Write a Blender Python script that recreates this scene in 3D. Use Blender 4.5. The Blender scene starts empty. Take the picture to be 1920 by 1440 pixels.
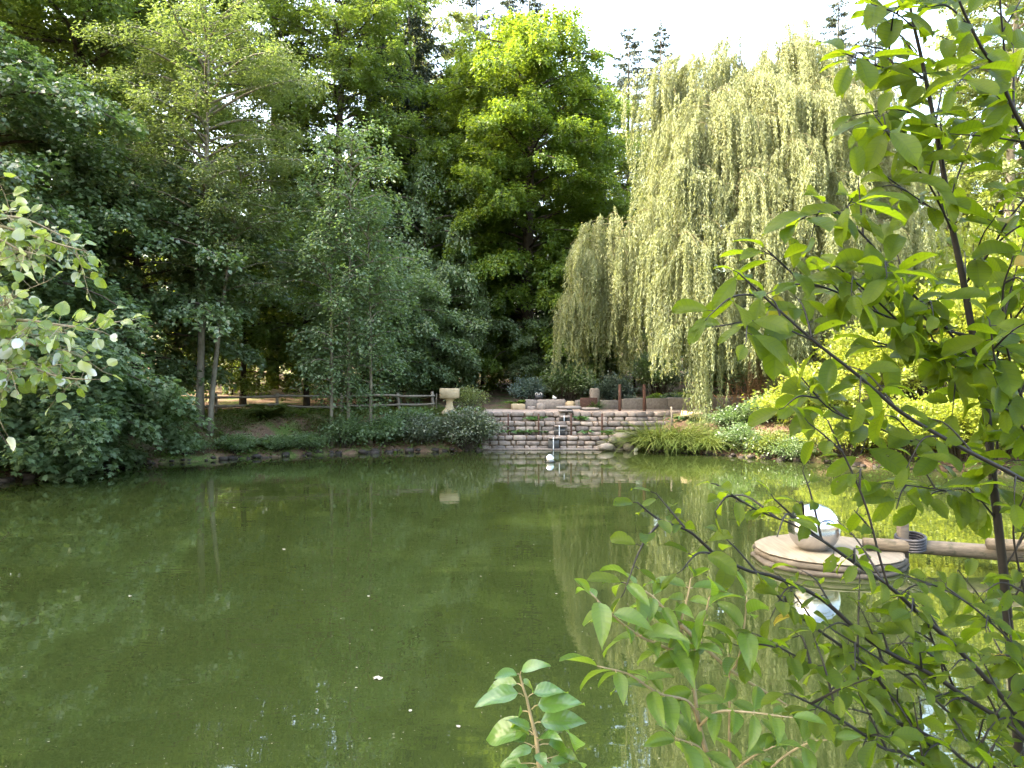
import bpy, math
import numpy as np
from math import radians, sin, cos, pi, sqrt
from mathutils import Vector

# ------------------------------------------------------------------ scene, camera, light
sc = bpy.context.scene
COL = sc.collection
CAM_Z = 2.2
cam = bpy.data.cameras.new("camera")
cam.sensor_width = 36.0
cam.lens = 36.0 * 1400.0 / 1920.0
cam.clip_start = 0.05
cam.clip_end = 2000.0
cam_o = bpy.data.objects.new("camera", cam)
cam_o.location = (0, 0, CAM_Z)
cam_o.rotation_euler = (radians(90), 0, 0)
COL.objects.link(cam_o)
sc.camera = cam_o

SUN_EL = 42.0
SUN_AZ = (-0.97, -0.15)                      # horizontal direction towards the sun
_l = math.hypot(*SUN_AZ)
SD = Vector((SUN_AZ[0] / _l * cos(radians(SUN_EL)), SUN_AZ[1] / _l * cos(radians(SUN_EL)), sin(radians(SUN_EL))))
world = bpy.data.worlds.new("World")
sc.world = world
world.use_nodes = True
wn = world.node_tree
wn.nodes.clear()
w_out = wn.nodes.new("ShaderNodeOutputWorld")
w_bg = wn.nodes.new("ShaderNodeBackground")
w_sky = wn.nodes.new("ShaderNodeTexSky")
w_sky.sky_type = 'NISHITA'
w_sky.sun_disc = False
w_sky.sun_elevation = radians(SUN_EL)
w_sky.sun_rotation = math.atan2(SD.x, SD.y)
w_sky.air_density = 1.5
w_sky.dust_density = 8.0
w_sky.ozone_density = 1.0
w_bg.inputs[1].default_value = 0.15
wn.links.new(w_sky.outputs[0], w_bg.inputs[0])
wn.links.new(w_bg.outputs[0], w_out.inputs[0])
sun = bpy.data.lights.new("sun", 'SUN')
sun.energy = 2.0
sun.angle = radians(0.5)
sun.color = (1.0, 0.93, 0.80)
sun_o = bpy.data.objects.new("sun", sun)
sun_o.rotation_euler = SD.to_track_quat('Z', 'Y').to_euler()
sun_o.location = (-30, -10, 40)
COL.objects.link(sun_o)
sc.view_settings.view_transform = 'Standard'
sc.view_settings.look = 'None'
sc.view_settings.gamma = 1.0
sc.view_settings.use_curve_mapping = False
sc.view_settings.exposure = 3.62
cy = sc.cycles
cy.max_bounces = 9
cy.diffuse_bounces = 6
cy.glossy_bounces = 3
cy.transmission_bounces = 5
cy.transparent_max_bounces = 6
cy.caustics_reflective = False
cy.caustics_refractive = False
cy.sample_clamp_indirect = 6.0
cy.use_adaptive_sampling = True
cy.adaptive_threshold = 0.015
cy.use_denoising = True
cy.denoiser = 'OPENIMAGEDENOISE'
cy.denoising_input_passes = 'RGB_ALBEDO_NORMAL'

# ------------------------------------------------------------------ helpers
def at(px, py, Y):
    """photo pixel + distance -> point"""
    return np.array([(px - 960.0) / 1400.0 * Y, Y, CAM_Z - (py - 720.0) / 1400.0 * Y])

def X_(px, Y):
    return (px - 960.0) / 1400.0 * Y

def unit(a):
    a = np.asarray(a, float)
    return a / np.maximum(np.linalg.norm(a, axis=-1, keepdims=True), 1e-9)

class MB:
    """collects faces and builds ONE mesh object"""
    def __init__(s):
        s.V, s.L, s.C, s.A, s.U, s.n = [], [], [], [], [], 0
    def add(s, V, F, var=0.5, luv=None):
        V = np.asarray(V, float)
        k = len(V)
        if isinstance(F, np.ndarray):
            s.L.append((F + s.n).ravel().astype(np.int64))
            s.C.append(np.full(len(F), F.shape[1], np.int64))
        else:
            for f in F:
                s.L.append(np.asarray(f, np.int64) + s.n)
                s.C.append(np.array([len(f)], np.int64))
        s.V.append(V)
        s.A.append(np.broadcast_to(np.asarray(var, float), (k,)).copy())
        s.U.append(np.zeros((k, 3)) if luv is None else luv)
        s.n += k
        return s
    def mesh(s, name, mat, smooth=False):
        V = np.concatenate(s.V); L = np.concatenate(s.L); C = np.concatenate(s.C)
        me = bpy.data.meshes.new(name)
        me.vertices.add(len(V)); me.vertices.foreach_set("co", V.ravel().astype(np.float32))
        me.loops.add(len(L)); me.loops.foreach_set("vertex_index", L.astype(np.int32))
        me.polygons.add(len(C))
        me.polygons.foreach_set("loop_start", np.concatenate([[0], np.cumsum(C)[:-1]]).astype(np.int32))
        if smooth:
            me.polygons.foreach_set("use_smooth", np.ones(len(C), bool))
        me.update(calc_edges=True)
        a = me.attributes.new("var", 'FLOAT', 'POINT'); a.data.foreach_set("value", np.concatenate(s.A).astype(np.float32))
        if any(u.any() for u in s.U):
            a = me.attributes.new("luv", 'FLOAT_VECTOR', 'POINT'); a.data.foreach_set("vector", np.concatenate(s.U).ravel().astype(np.float32))
        if mat: me.materials.append(mat)
        return me
    def obj(s, name, mat, parent=None, smooth=False, loc=None):
        o = bpy.data.objects.new(name, s.mesh(name, mat, smooth))
        COL.objects.link(o)
        if parent is not None: o.parent = parent
        if loc is not None: o.location = loc
        return o

def tag(o, label=None, cat=None, group=None, kind=None):
    if label: o["label"] = label
    if cat: o["category"] = cat
    if group: o["group"] = group
    if kind: o["kind"] = kind
    return o

def thing(name, loc, label, cat, group=None, rz=0.0):
    o = bpy.data.objects.new(name, None)
    o.empty_display_size = 0.2
    o.location = loc; o.rotation_euler = (0, 0, rz)
    COL.objects.link(o)
    return tag(o, label, cat, group)

def dup(root, loc, rz=0.0, sx=1.0, sz=1.0, label=None, group=None):
    r = root.copy(); COL.objects.link(r)
    r.location = loc; r.rotation_euler = (0, 0, rz); r.scale = (sx, sx, sz)
    if label: r["label"] = label
    if group: r["group"] = group
    for ch in list(root.children):
        c = ch.copy(); COL.objects.link(c); c.parent = r
        for g in list(ch.children):
            d = g.copy(); COL.objects.link(d); d.parent = c
    return r

def tube(P, R, n=6, cap=True):
    P = np.asarray(P, float); R = np.broadcast_to(np.asarray(R, float), (len(P),))
    T = np.gradient(P, axis=0); T = unit(T)
    a = np.array([0.0, 0, 1]) if abs(T[0][2]) < 0.9 else np.array([1.0, 0, 0])
    u = unit(np.cross(T[0], a)); V = []
    for i in range(len(P)):
        u = unit(u - T[i] * np.dot(u, T[i])); w = np.cross(T[i], u)
        for k in range(n):
            t = 2 * pi * k / n
            V.append(P[i] + R[i] * (cos(t) * u + sin(t) * w))
    F = [(i * n + k, i * n + (k + 1) % n, (i + 1) * n + (k + 1) % n, (i + 1) * n + k) for i in range(len(P) - 1) for k in range(n)]
    if cap:
        F.append(tuple(range(n))[::-1]); F.append(tuple((len(P) - 1) * n + k for k in range(n)))
    return np.array(V), F

def smooth_line(P, m=6):
    """Catmull-Rom through P"""
    P = np.asarray(P, float)
    if len(P) < 3:
        t = np.linspace(0, 1, m + 1)[:, None]
        return P[0] * (1 - t) + P[-1] * t
    Q = np.vstack([2 * P[0] - P[1], P, 2 * P[-1] - P[-2]])
    out = []
    for i in range(1, len(Q) - 2):
        for t in np.linspace(0, 1, m, endpoint=False):
            a, b, c, d = Q[i - 1], Q[i], Q[i + 1], Q[i + 2]
            out.append(0.5 * (2 * b + (c - a) * t + (2 * a - 5 * b + 4 * c - d) * t * t + (3 * b - a - 3 * c + d) * t ** 3))
    out.append(P[-1])
    return np.array(out)

def cbox(c, s, b=0.02, rz=0.0, jit=0.0, rng=None):
    """chamfered box centred at c, full size s"""
    s = np.asarray(s, float) / 2; b = min(b, s.min() * 0.6)
    V = []; idx = {}
    for sx in (-1, 1):
        for sy in (-1, 1):
            for sz in (-1, 1):
                j = (rng.normal(0, jit, 3) if rng is not None and jit else np.zeros(3))
                for ax in range(3):
                    p = np.array([sx, sy, sz]) * (s - b)
                    p[ax] = np.array([sx, sy, sz])[ax] * s[ax]
                    idx[(sx, sy, sz, ax)] = len(V); V.append(p + j)
    F = []
    for ax in range(3):
        o1, o2 = [(1, 2), (2, 0), (0, 1)][ax]
        for sg in (-1, 1):
            q = []
            for a, bb in ((-1, -1), (1, -1), (1, 1), (-1, 1)):
                k = [0, 0, 0]; k[ax] = sg; k[o1] = a; k[o2] = bb
                q.append(idx[(*k, ax)])
            F.append(tuple(q if sg > 0 else q[::-1]))
        for a in (-1, 1):                                   # chamfer edges parallel to ax
            for bb in (-1, 1):
                k0 = [0, 0, 0]; k0[ax] = -1; k0[o1] = a; k0[o2] = bb
                k1 = list(k0); k1[ax] = 1
                q = (idx[(*k0, o1)], idx[(*k1, o1)], idx[(*k1, o2)], idx[(*k0, o2)])
                F.append(q if a * bb < 0 else q[::-1])
    for sx in (-1, 1):
        for sy in (-1, 1):
            for sz in (-1, 1):
                q = tuple(idx[(sx, sy, sz, a)] for a in range(3))
                F.append(q if sx * sy * sz > 0 else q[::-1])
    V = np.array(V); r = np.array([[cos(rz), -sin(rz), 0], [sin(rz), cos(rz), 0], [0, 0, 1]])
    return V @ r.T + np.asarray(c, float), F

def rock(c, s, rng, n=10, m=6, amp=0.18):
    V = []; ph = rng.uniform(0, 6, 6)
    for i in range(m + 1):
        th = pi * i / m
        for k in range(n):
            f = 2 * pi * k / n
            d = np.array([sin(th) * cos(f), sin(th) * sin(f), cos(th)])
            d = np.sign(d) * np.abs(d) ** 0.75
            q = 1 + amp * (sin(3 * d[0] + ph[0]) * cos(2.5 * d[1] + ph[1]) + 0.6 * sin(5 * d[2] + 4 * d[0] + ph[2]))
            V.append(d * q * np.asarray(s) / 2 + np.asarray(c))
    F = [(i * n + k, (i + 1) * n + k, (i + 1) * n + (k + 1) % n, i * n + (k + 1) % n) for i in range(m) for k in range(n)]
    return np.array(V), F

# ---- leaves
RH_V = np.array([[0, 0, 0], [0.42, -0.5, 0.10], [1, 0, -0.10], [0.42, 0.5, 0.10]])
RH_F = np.array([[0, 1, 2], [0, 2, 3]])
MP_V = np.array([[0, 0, 0], [0.10, -0.42, 0.02], [0.36, -0.24, 0.05], [0.62, -0.56, -0.02], [0.66, -0.2, 0.03], [1.0, 0, -0.12],
                 [0.66, 0.2, 0.03], [0.62, 0.56, -0.02], [0.36, 0.24, 0.05], [0.10, 0.42, 0.02]])
MP_F = np.array([[0, 1, 2], [0, 2, 4], [2, 3, 4], [0, 4, 5], [0, 5, 6], [0, 6, 8], [6, 7, 8], [0, 8, 9]])
_t = np.array([0, .35, .7, 1.0])
BL_V = np.array([[x - .18 * x ** 3, y * w, -0.75 * x ** 2.5] for x, w in zip(_t, (.8, 1, .7, .08)) for y in (-.5, .5)])
BL_F = np.array([[0, 2, 3, 1], [2, 4, 5, 3], [4, 6, 7, 5]])

def leaves(mb, P, D, N, L, W, var, T=(RH_V, RH_F), luv=None):
    P = np.asarray(P, float); n = len(P)
    if n == 0: return
    L = np.broadcast_to(np.asarray(L, float), (n,)); W = np.broadcast_to(np.asarray(W, float), (n,))
    x = unit(D); z = unit(N - x * np.sum(N * x, axis=1, keepdims=True)); y = np.cross(z, x)
    tv, tf = T; k = len(tv)
    V = P[:, None, :] + x[:, None, :] * (tv[None, :, 0:1] * L[:, None, None]) + y[:, None, :] * (tv[None, :, 1:2] * W[:, None, None]) \
        + z[:, None, :] * (tv[None, :, 2:3] * L[:, None, None])
    F = (tf[None] + (np.arange(n) * k)[:, None, None]).reshape(-1, tf.shape[1])
    var = np.broadcast_to(np.asarray(var, float), (n,))
    lu = None
    if luv is not None:
        lu = np.tile(luv, (n, 1)); lu[:, 2] = np.repeat(var * 37.0, k)
    mb.add(V.reshape(-1, 3), F, np.repeat(var, k), lu)

def hero_leaf(wf, fold=0.18, curl=0.25, rip=0.03, nu=9, ph=0.0, twist=0.0):
    us = np.linspace(0, 1, nu); vs = (-1, -.5, 0, .5, 1)
    V = []; U = []
    for u in us:
        w = wf(u)
        for v in vs:
            z = fold * abs(v) * w * 0.5 - curl * (u - 0.1) ** 2 + rip * sin(9 * u + ph + (2 if v > 0 else 0)) * abs(v) + twist * v * u * 0.3
            V.append((u, v * w * 0.5, z)); U.append((u, v, 0))
    F = [(i * 5 + k, (i + 1) * 5 + k, (i + 1) * 5 + k + 1, i * 5 + k + 1) for i in range(nu - 1) for k in range(4)]
    return (np.array(V), np.array(F)), np.array(U, float)

def nrm_w(a, b):
    m = (a / (a + b)) ** a * (b / (a + b)) ** b
    return lambda u: max(u, 1e-4) ** a * max(1 - u, 0.0) ** b / m
W_OBOV = nrm_w(0.75, 0.5)
W_OVATE = nrm_w(0.55, 0.95)
W_ROUND = nrm_w(0.5, 0.62)
W_LANCE = nrm_w(0.7, 0.9)

# ------------------------------------------------------------------ materials
def base_mat(name):
    m = bpy.data.materials.new(name); m.use_nodes = True
    n = m.node_tree; n.nodes.clear()
    out = n.nodes.new("ShaderNodeOutputMaterial")
    return m, n, out

def N_(nt, t, **kw):
    n = nt.nodes.new(t)
    for k, v in kw.items(): setattr(n, k, v)
    return n

def mixc(nt, fac, a, b, mode='MIX'):
    m = N_(nt, "ShaderNodeMix", data_type='RGBA', blend_type=mode)
    for i, v in ((0, fac), (6, a), (7, b)):
        if isinstance(v, bpy.types.NodeSocket): nt.links.new(v, m.inputs[i])
        elif i == 0: m.inputs[0].default_value = v
        else: m.inputs[i].default_value = (*v, 1) if len(v) == 3 else v
    return m.outputs[2]

def noise(nt, scale, detail=4, rough=0.55, vec=None, w=None):
    n = N_(nt, "ShaderNodeTexNoise")
    n.inputs["Scale"].default_value = scale; n.inputs["Detail"].default_value = detail; n.inputs["Roughness"].default_value = rough
    if vec is not None: nt.links.new(vec, n.inputs["Vector"])
    return n.outputs[0]

def ramp(nt, fac, p0, p1, c0=(0, 0, 0, 1), c1=(1, 1, 1, 1)):
    r = N_(nt, "ShaderNodeValToRGB")
    r.color_ramp.elements[0].position = p0; r.color_ramp.elements[1].position = p1
    r.color_ramp.elements[0].color = c0; r.color_ramp.elements[1].color = c1
    nt.links.new(fac, r.inputs[0])
    return r.outputs[0]

def bump(nt, h, strength=0.3, dist=0.02):
    b = N_(nt, "ShaderNodeBump")
    b.inputs["Strength"].default_value = strength; b.inputs["Distance"].default_value = dist
    nt.links.new(h, b.inputs["Height"])
    return b.outputs[0]

def attr(nt, name):
    return N_(nt, "ShaderNodeAttribute", attribute_name=name)

def math_(nt, op, a, b=None, c=None):
    m = N_(nt, "ShaderNodeMath", operation=op)
    for i, v in enumerate((a, b, c)):
        if v is None: continue
        if isinstance(v, bpy.types.NodeSocket): nt.links.new(v, m.inputs[i])
        else: m.inputs[i].default_value = v
    return m.outputs[0]

def leaf_mat(name, ca, cb, tr, tmix=0.42, rough=0.42, spec=0.5, back=None, hero=False, holes=False, third=None):
    m, nt, out = base_mat(name)
    a = attr(nt, "var").outputs["Fac"]
    col = mixc(nt, a, ca, cb)
    trc = mixc(nt, a, tr, tuple(0.75 * x for x in tr))
    if third is not None:                        # a few leaves already turned
        f = ramp(nt, a, third[0], third[0] + 0.01)
        col = mixc(nt, f, col, third[1]); trc = mixc(nt, f, trc, third[1])
    nrm = None
    if hero:
        luv = attr(nt, "luv").outputs["Vector"]
        sp = N_(nt, "ShaderNodeSeparateXYZ"); nt.links.new(luv, sp.inputs[0])
        av = math_(nt, 'ABSOLUTE', sp.outputs[1])
        q = math_(nt, 'SUBTRACT', sp.outputs[0], math_(nt, 'MULTIPLY', av, 0.16))
        wv = math_(nt, 'SINE', math_(nt, 'MULTIPLY', q, 52.0))
        vein = ramp(nt, math_(nt, 'MULTIPLY_ADD', wv, 0.5, 0.5), 0.80, 1.0)
        mid = ramp(nt, av, 0.03, 0.10, (1, 1, 1, 1), (0, 0, 0, 1))
        vm = math_(nt, 'MAXIMUM', vein, mid)
        col = mixc(nt, math_(nt, 'MULTIPLY', vm, 0.20), col, (0.16, 0.22, 0.06))
        ns = noise(nt, 9.0, 3, 0.6, luv)
        col = mixc(nt, 0.55, col, mixc(nt, ns, (0.35, 0.42, 0.35), (1.35, 1.3, 1.2)), 'MULTIPLY')
        trc = mixc(nt, math_(nt, 'MULTIPLY', vm, 0.30), trc, (0.05, 0.10, 0.005))
        nrm = bump(nt, math_(nt, 'SUBTRACT', math_(nt, 'MULTIPLY', wv, 0.5), mid), 0.25, 0.0012)
    if back is not None:
        g = N_(nt, "ShaderNodeNewGeometry")
        col = mixc(nt, g.outputs["Backfacing"], col, back)
    p = N_(nt, "ShaderNodeBsdfPrincipled")
    nt.links.new(col, p.inputs["Base Color"])
    p.inputs["Roughness"].default_value = rough
    p.inputs["Specular IOR Level"].default_value = spec
    t = N_(nt, "ShaderNodeBsdfTranslucent"); nt.links.new(trc, t.inputs[0])
    if nrm is not None: nt.links.new(nrm, p.inputs["Normal"])
    mx = N_(nt, "ShaderNodeMixShader"); mx.inputs[0].default_value = tmix
    nt.links.new(p.outputs[0], mx.inputs[1]); nt.links.new(t.outputs[0], mx.inputs[2])
    res = mx.outputs[0]
    if holes:
        v = N_(nt, "ShaderNodeTexVoronoi"); v.inputs["Scale"].default_value = 2.6
        hv = N_(nt, "ShaderNodeMapping"); hv.inputs["Scale"].default_value = (1, .38, 1); nt.links.new(luv, hv.inputs[0])
        nt.links.new(hv.outputs[0], v.inputs["Vector"])
        hm = math_(nt, 'LESS_THAN', v.outputs["Distance"], 0.10)
        tb = N_(nt, "ShaderNodeBsdfTransparent")
        m2 = N_(nt, "ShaderNodeMixShader")
        nt.links.new(hm, m2.inputs[0]); nt.links.new(res, m2.inputs[1]); nt.links.new(tb.outputs[0], m2.inputs[2])
        res = m2.outputs[0]
    nt.links.new(res, out.inputs[0])
    return m

def solid_mat(name, ca, cb, scale=8.0, rough=0.8, spec=0.3, bmp=0.4, bdist=0.01, stretch=(1, 1, 1), use_var=True, detail=6, spots=None):
    m, nt, out = base_mat(name)
    tc = N_(nt, "ShaderNodeTexCoord")
    mp = N_(nt, "ShaderNodeMapping"); mp.inputs["Scale"].default_value = stretch
    nt.links.new(tc.outputs["Object"], mp.inputs[0])
    ns = noise(nt, scale, detail, 0.62, mp.outputs[0])
    col = mixc(nt, ramp(nt, ns, 0.32, 0.70), ca, cb)
    if spots is not None:
        s2 = ramp(nt, noise(nt, spots[0], 5, 0.65, tc.outputs["Object"]), spots[1], spots[1] + 0.10)
        col = mixc(nt, s2, col, spots[2])
    if use_var:
        a = attr(nt, "var").outputs["Fac"]
        col = mixc(nt, 1.0, col, mixc(nt, a, (0.62, 0.62, 0.64), (1.3, 1.26, 1.2)), 'MULTIPLY')
    p = N_(nt, "ShaderNodeBsdfPrincipled")
    nt.links.new(col, p.inputs["Base Color"])
    p.inputs["Roughness"].default_value = rough; p.inputs["Specular IOR Level"].default_value = spec
    nt.links.new(bump(nt, ns, bmp, bdist), p.inputs["Normal"])
    nt.links.new(p.outputs[0], out.inputs[0])
    return m

M = {}
M['maple'] = leaf_mat("maple_leaf", (0.066, 0.108, 0.044), (0.138, 0.182, 0.082), (0.17, 0.30, 0.05), 0.34, 0.36, 0.8)
M['ash'] = leaf_mat("ash_leaf", (0.085, 0.115, 0.040), (0.150, 0.180, 0.070), (0.22, 0.30, 0.05), 0.40, 0.45, 0.45)
M['young'] = leaf_mat("young_leaf", (0.072, 0.120, 0.056), (0.145, 0.195, 0.098), (0.22, 0.34, 0.07), 0.40, 0.45, 0.5)
M['hornbeam'] = leaf_mat("hornbeam_leaf", (0.060, 0.105, 0.026), (0.125, 0.170, 0.042), (0.26, 0.36, 0.035), 0.45)
M['beech'] = leaf_mat("beech_leaf", (0.058, 0.112, 0.020), (0.112, 0.165, 0.028), (0.25, 0.35, 0.02), 0.45, 0.42, 0.4)
M['olive'] = leaf_mat("olive_leaf", (0.065, 0.10, 0.018), (0.13, 0.16, 0.035), (0.26, 0.32, 0.03), 0.42)
M['pale'] = leaf_mat("pale_leaf", (0.10, 0.135, 0.045), (0.17, 0.20, 0.075), (0.26, 0.32, 0.06), 0.42)
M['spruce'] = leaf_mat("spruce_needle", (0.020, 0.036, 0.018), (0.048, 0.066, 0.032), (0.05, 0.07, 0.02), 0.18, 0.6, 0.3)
M['hazyspruce'] = leaf_mat("hazy_spruce_needle", (0.045, 0.062, 0.045), (0.095, 0.115, 0.078), (0.06, 0.08, 0.03), 0.2, 0.6, 0.3)  # distance haze mixed into the needle colour
M['willow'] = leaf_mat("willow_leaf", (0.125, 0.160, 0.062), (0.275, 0.275, 0.098), (0.34, 0.36, 0.085), 0.44, 0.45, 0.35, back=(0.21, 0.24, 0.125))
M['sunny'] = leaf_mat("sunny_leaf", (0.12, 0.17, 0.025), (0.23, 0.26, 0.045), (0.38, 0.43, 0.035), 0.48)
M['silver'] = leaf_mat("silver_shrub_leaf", (0.05, 0.075, 0.03), (0.15, 0.17, 0.11), (0.10, 0.15, 0.03), 0.25, 0.38, 0.6)
M['bluegreen'] = leaf_mat("bluegreen_leaf", (0.05, 0.085, 0.065), (0.12, 0.165, 0.14), (0.10, 0.16, 0.07), 0.25, 0.5, 0.4)
M['hosta'] = leaf_mat("hosta_leaf", (0.035, 0.10, 0.035), (0.085, 0.17, 0.06), (0.14, 0.26, 0.03), 0.30, 0.4, 0.5)
M['fern'] = leaf_mat("fern_leaf", (0.045, 0.095, 0.018), (0.095, 0.155, 0.03), (0.20, 0.30, 0.02), 0.40)
M['grass'] = leaf_mat("grass_blade", (0.050, 0.088, 0.014), (0.130, 0.155, 0.040), (0.15, 0.19, 0.022), 0.36, 0.45, 0.4)
M['litter'] = leaf_mat("dry_leaf", (0.10, 0.055, 0.028), (0.24, 0.15, 0.085), (0.10, 0.05, 0.02), 0.15, 0.7, 0.2)
M['redtwig'] = solid_mat("dry_twig", (0.20, 0.10, 0.05), (0.34, 0.20, 0.11), 20, 0.8)
M['shrub'] = leaf_mat("plum_leaf", (0.028, 0.060, 0.005), (0.090, 0.128, 0.012), (0.27, 0.365, 0.007), 0.60, 0.42, 0.18, hero=True, holes=True, third=(0.992, (0.55, 0.36, 0.05)))
M['privet'] = leaf_mat("privet_leaf", (0.06, 0.12, 0.016), (0.10, 0.165, 0.025), (0.25, 0.37, 0.015), 0.50, 0.38, 0.38, hero=True)
M['sapling'] = leaf_mat("sapling_leaf", (0.050, 0.125, 0.026), (0.085, 0.17, 0.040), (0.28, 0.45, 0.01), 0.40, 0.30, 0.85, hero=True)
M['poplar'] = leaf_mat("poplar_leaf", (0.09, 0.16, 0.02), (0.16, 0.22, 0.03), (0.32, 0.42, 0.02), 0.45, 0.32, 0.7, back=(0.68, 0.71, 0.70), hero=True)
M['floatleaf'] = leaf_mat("floating_leaf", (0.12, 0.10, 0.05), (0.34, 0.32, 0.25), (0.2, 0.2, 0.1), 0.1, 0.5, 0.4)
M['bark'] = solid_mat("dark_bark", (0.035, 0.028, 0.022), (0.095, 0.08, 0.06), 6, 0.9, 0.2, 0.8, 0.03, (1, 1, 0.25))
M['barkpale'] = solid_mat("pale_bark", (0.11, 0.10, 0.075), (0.22, 0.20, 0.15), 9, 0.85, 0.25, 0.5, 0.015, (1, 1, 0.5), spots=(5, 0.60, (0.06, 0.055, 0.04)))
M['barkwillow'] = solid_mat("willow_bark", (0.10, 0.085, 0.045), (0.22, 0.19, 0.10), 8, 0.9, 0.2, 0.8, 0.03, (1, 1, 0.2))
M['twig'] = solid_mat("shrub_twig", (0.004, 0.003, 0.0025), (0.012, 0.009, 0.007), 60, 0.6, 0.4, 0.4, 0.001)  # darker than real bark, the backlit shade is in the colour
M['twiggreen'] = solid_mat("green_twig", (0.16, 0.14, 0.07), (0.26, 0.20, 0.12), 60, 0.55, 0.4, 0.3, 0.001)
M['stone'] = solid_mat("wall_stone", (0.130, 0.109, 0.092), (0.252, 0.216, 0.188), 9, 0.85, 0.3, 0.6, 0.02, spots=(3.5, 0.60, (0.17, 0.165, 0.13)))
M['granite'] = solid_mat("granite", (0.145, 0.13, 0.115), (0.25, 0.222, 0.20), 14, 0.85, 0.3, 0.5, 0.015, spots=(4.0, 0.60, (0.22, 0.22, 0.19)))
M['sandstone'] = solid_mat("sandstone", (0.28, 0.22, 0.13), (0.40, 0.33, 0.215), 7, 0.85, 0.3, 0.5, 0.01, spots=(6, 0.62, (0.30, 0.24, 0.15)))
M['slate'] = solid_mat("wet_slate", (0.012, 0.013, 0.015), (0.035, 0.037, 0.042), 12, 0.3, 0.6, 0.4, 0.01)
M['rust'] = solid_mat("rusty_iron", (0.038, 0.020, 0.014), (0.085, 0.042, 0.028), 25, 0.8, 0.3, 0.3, 0.003)
M['wood'] = solid_mat("weathered_wood", (0.105, 0.09, 0.068), (0.215, 0.19, 0.148), 5, 0.8, 0.25, 0.5, 0.01, (1, 1, 1), spots=(2.5, 0.58, (0.13, 0.115, 0.08)))
M['raftwood'] = solid_mat("raft_board", (0.050, 0.043, 0.033), (0.115, 0.098, 0.074), 6, 0.85, 0.25, 0.6, 0.012, (1, 1, 5), spots=(4, 0.56, (0.03, 0.032, 0.02)))
M['woodpale'] = solid_mat("pale_wood", (0.090, 0.078, 0.056), (0.155, 0.135, 0.10), 4, 0.75, 0.3, 0.4, 0.008, (6, 0.6, 1), spots=(3, .56, (.10, .09, .065)))
M['wooddark'] = solid_mat("dark_board", (0.05, 0.035, 0.025), (0.13, 0.085, 0.055), 6, 0.85, 0.2, 0.5, 0.01, (1, 1, 0.2))
M['black'] = solid_mat("black_plastic", (0.012, 0.012, 0.013), (0.02, 0.02, 0.022), 20, 0.4, 0.5, 0.1, 0.002)
M['white'] = solid_mat("white_stone", (0.65, 0.64, 0.62), (0.8, 0.79, 0.77), 20, 0.7, 0.3, 0.2, 0.003)
M['soil'] = solid_mat("bed_soil", (0.06, 0.045, 0.03), (0.18, 0.135, 0.095), 12, 0.95, 0.1, 0.8, 0.02)
M['logend'] = solid_mat("log_end", (0.35, 0.21, 0.12), (0.52, 0.34, 0.21), 20, 0.8, 0.2, 0.2, 0.003)
M['rope'] = solid_mat("dark_strap", (0.010, 0.011, 0.016), (0.03, 0.032, 0.04), 60, 0.5, 0.4, 0.3, 0.002)

def steel_mat():
    m, nt, out = base_mat("brushed_steel")
    p = N_(nt, "ShaderNodeBsdfPrincipled")
    p.inputs["Base Color"].default_value = (0.50, 0.50, 0.52, 1); p.inputs["Metallic"].default_value = 1.0
    tc = N_(nt, "ShaderNodeTexCoord")
    ns = noise(nt, 3.0, 4, 0.6, tc.outputs["Object"])
    nt.links.new(ramp(nt, ns, 0.3, 0.7, (0.16, 0.16, 0.16, 1), (0.28, 0.28, 0.28, 1)), p.inputs["Roughness"])
    nt.links.new(p.outputs[0], out.inputs[0])
    return m
M['steel'] = steel_mat()

def water_mat():
    m, nt, out = base_mat("pond_water")
    tc = N_(nt, "ShaderNodeTexCoord")
    p = N_(nt, "ShaderNodeBsdfPrincipled")
    n1 = noise(nt, 0.35, 4, 0.6, tc.outputs["Object"])
    col = mixc(nt, ramp(nt, n1, 0.3, 0.7), (0.0195, 0.0285, 0.0070), (0.0255, 0.0355, 0.0098))
    nt.links.new(col, p.inputs["Base Color"])
    p.inputs["Roughness"].default_value = 0.015
    p.inputs["IOR"].default_value = 2.1
    mp = N_(nt, "ShaderNodeMapping"); mp.inputs["Scale"].default_value = (0.55, 1.5, 1)
    nt.links.new(tc.outputs["Object"], mp.inputs[0])
    a = noise(nt, 2.2, 2, 0.5, mp.outputs[0])
    b = noise(nt, 7.0, 2, 0.5, mp.outputs[0])
    sp = N_(nt, "ShaderNodeSeparateXYZ"); nt.links.new(tc.outputs["Object"], sp.inputs[0])
    far = ramp(nt, math_(nt, 'MULTIPLY', sp.outputs[1], 0.04), 0.45, 0.95)     # the cascade stirs the far end
    h = math_(nt, 'ADD', a, math_(nt, 'MULTIPLY', b, math_(nt, 'MULTIPLY_ADD', far, 0.35, 0.12)))
    nt.links.new(bump(nt, h, 0.07, 0.022), p.inputs["Normal"])
    nt.links.new(p.outputs[0], out.inputs[0])
    return m
M['water'] = water_mat()

def trickle_mat():
    m, nt, out = base_mat("falling_water")
    p = N_(nt, "ShaderNodeBsdfPrincipled")
    p.inputs["Base Color"].default_value = (0.62, 0.66, 0.70, 1); p.inputs["Roughness"].default_value = 0.12
    p.inputs["Transmission Weight"].default_value = 0.35
    nt.links.new(p.outputs[0], out.inputs[0])
    return m
M['trickle'] = trickle_mat()

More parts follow.
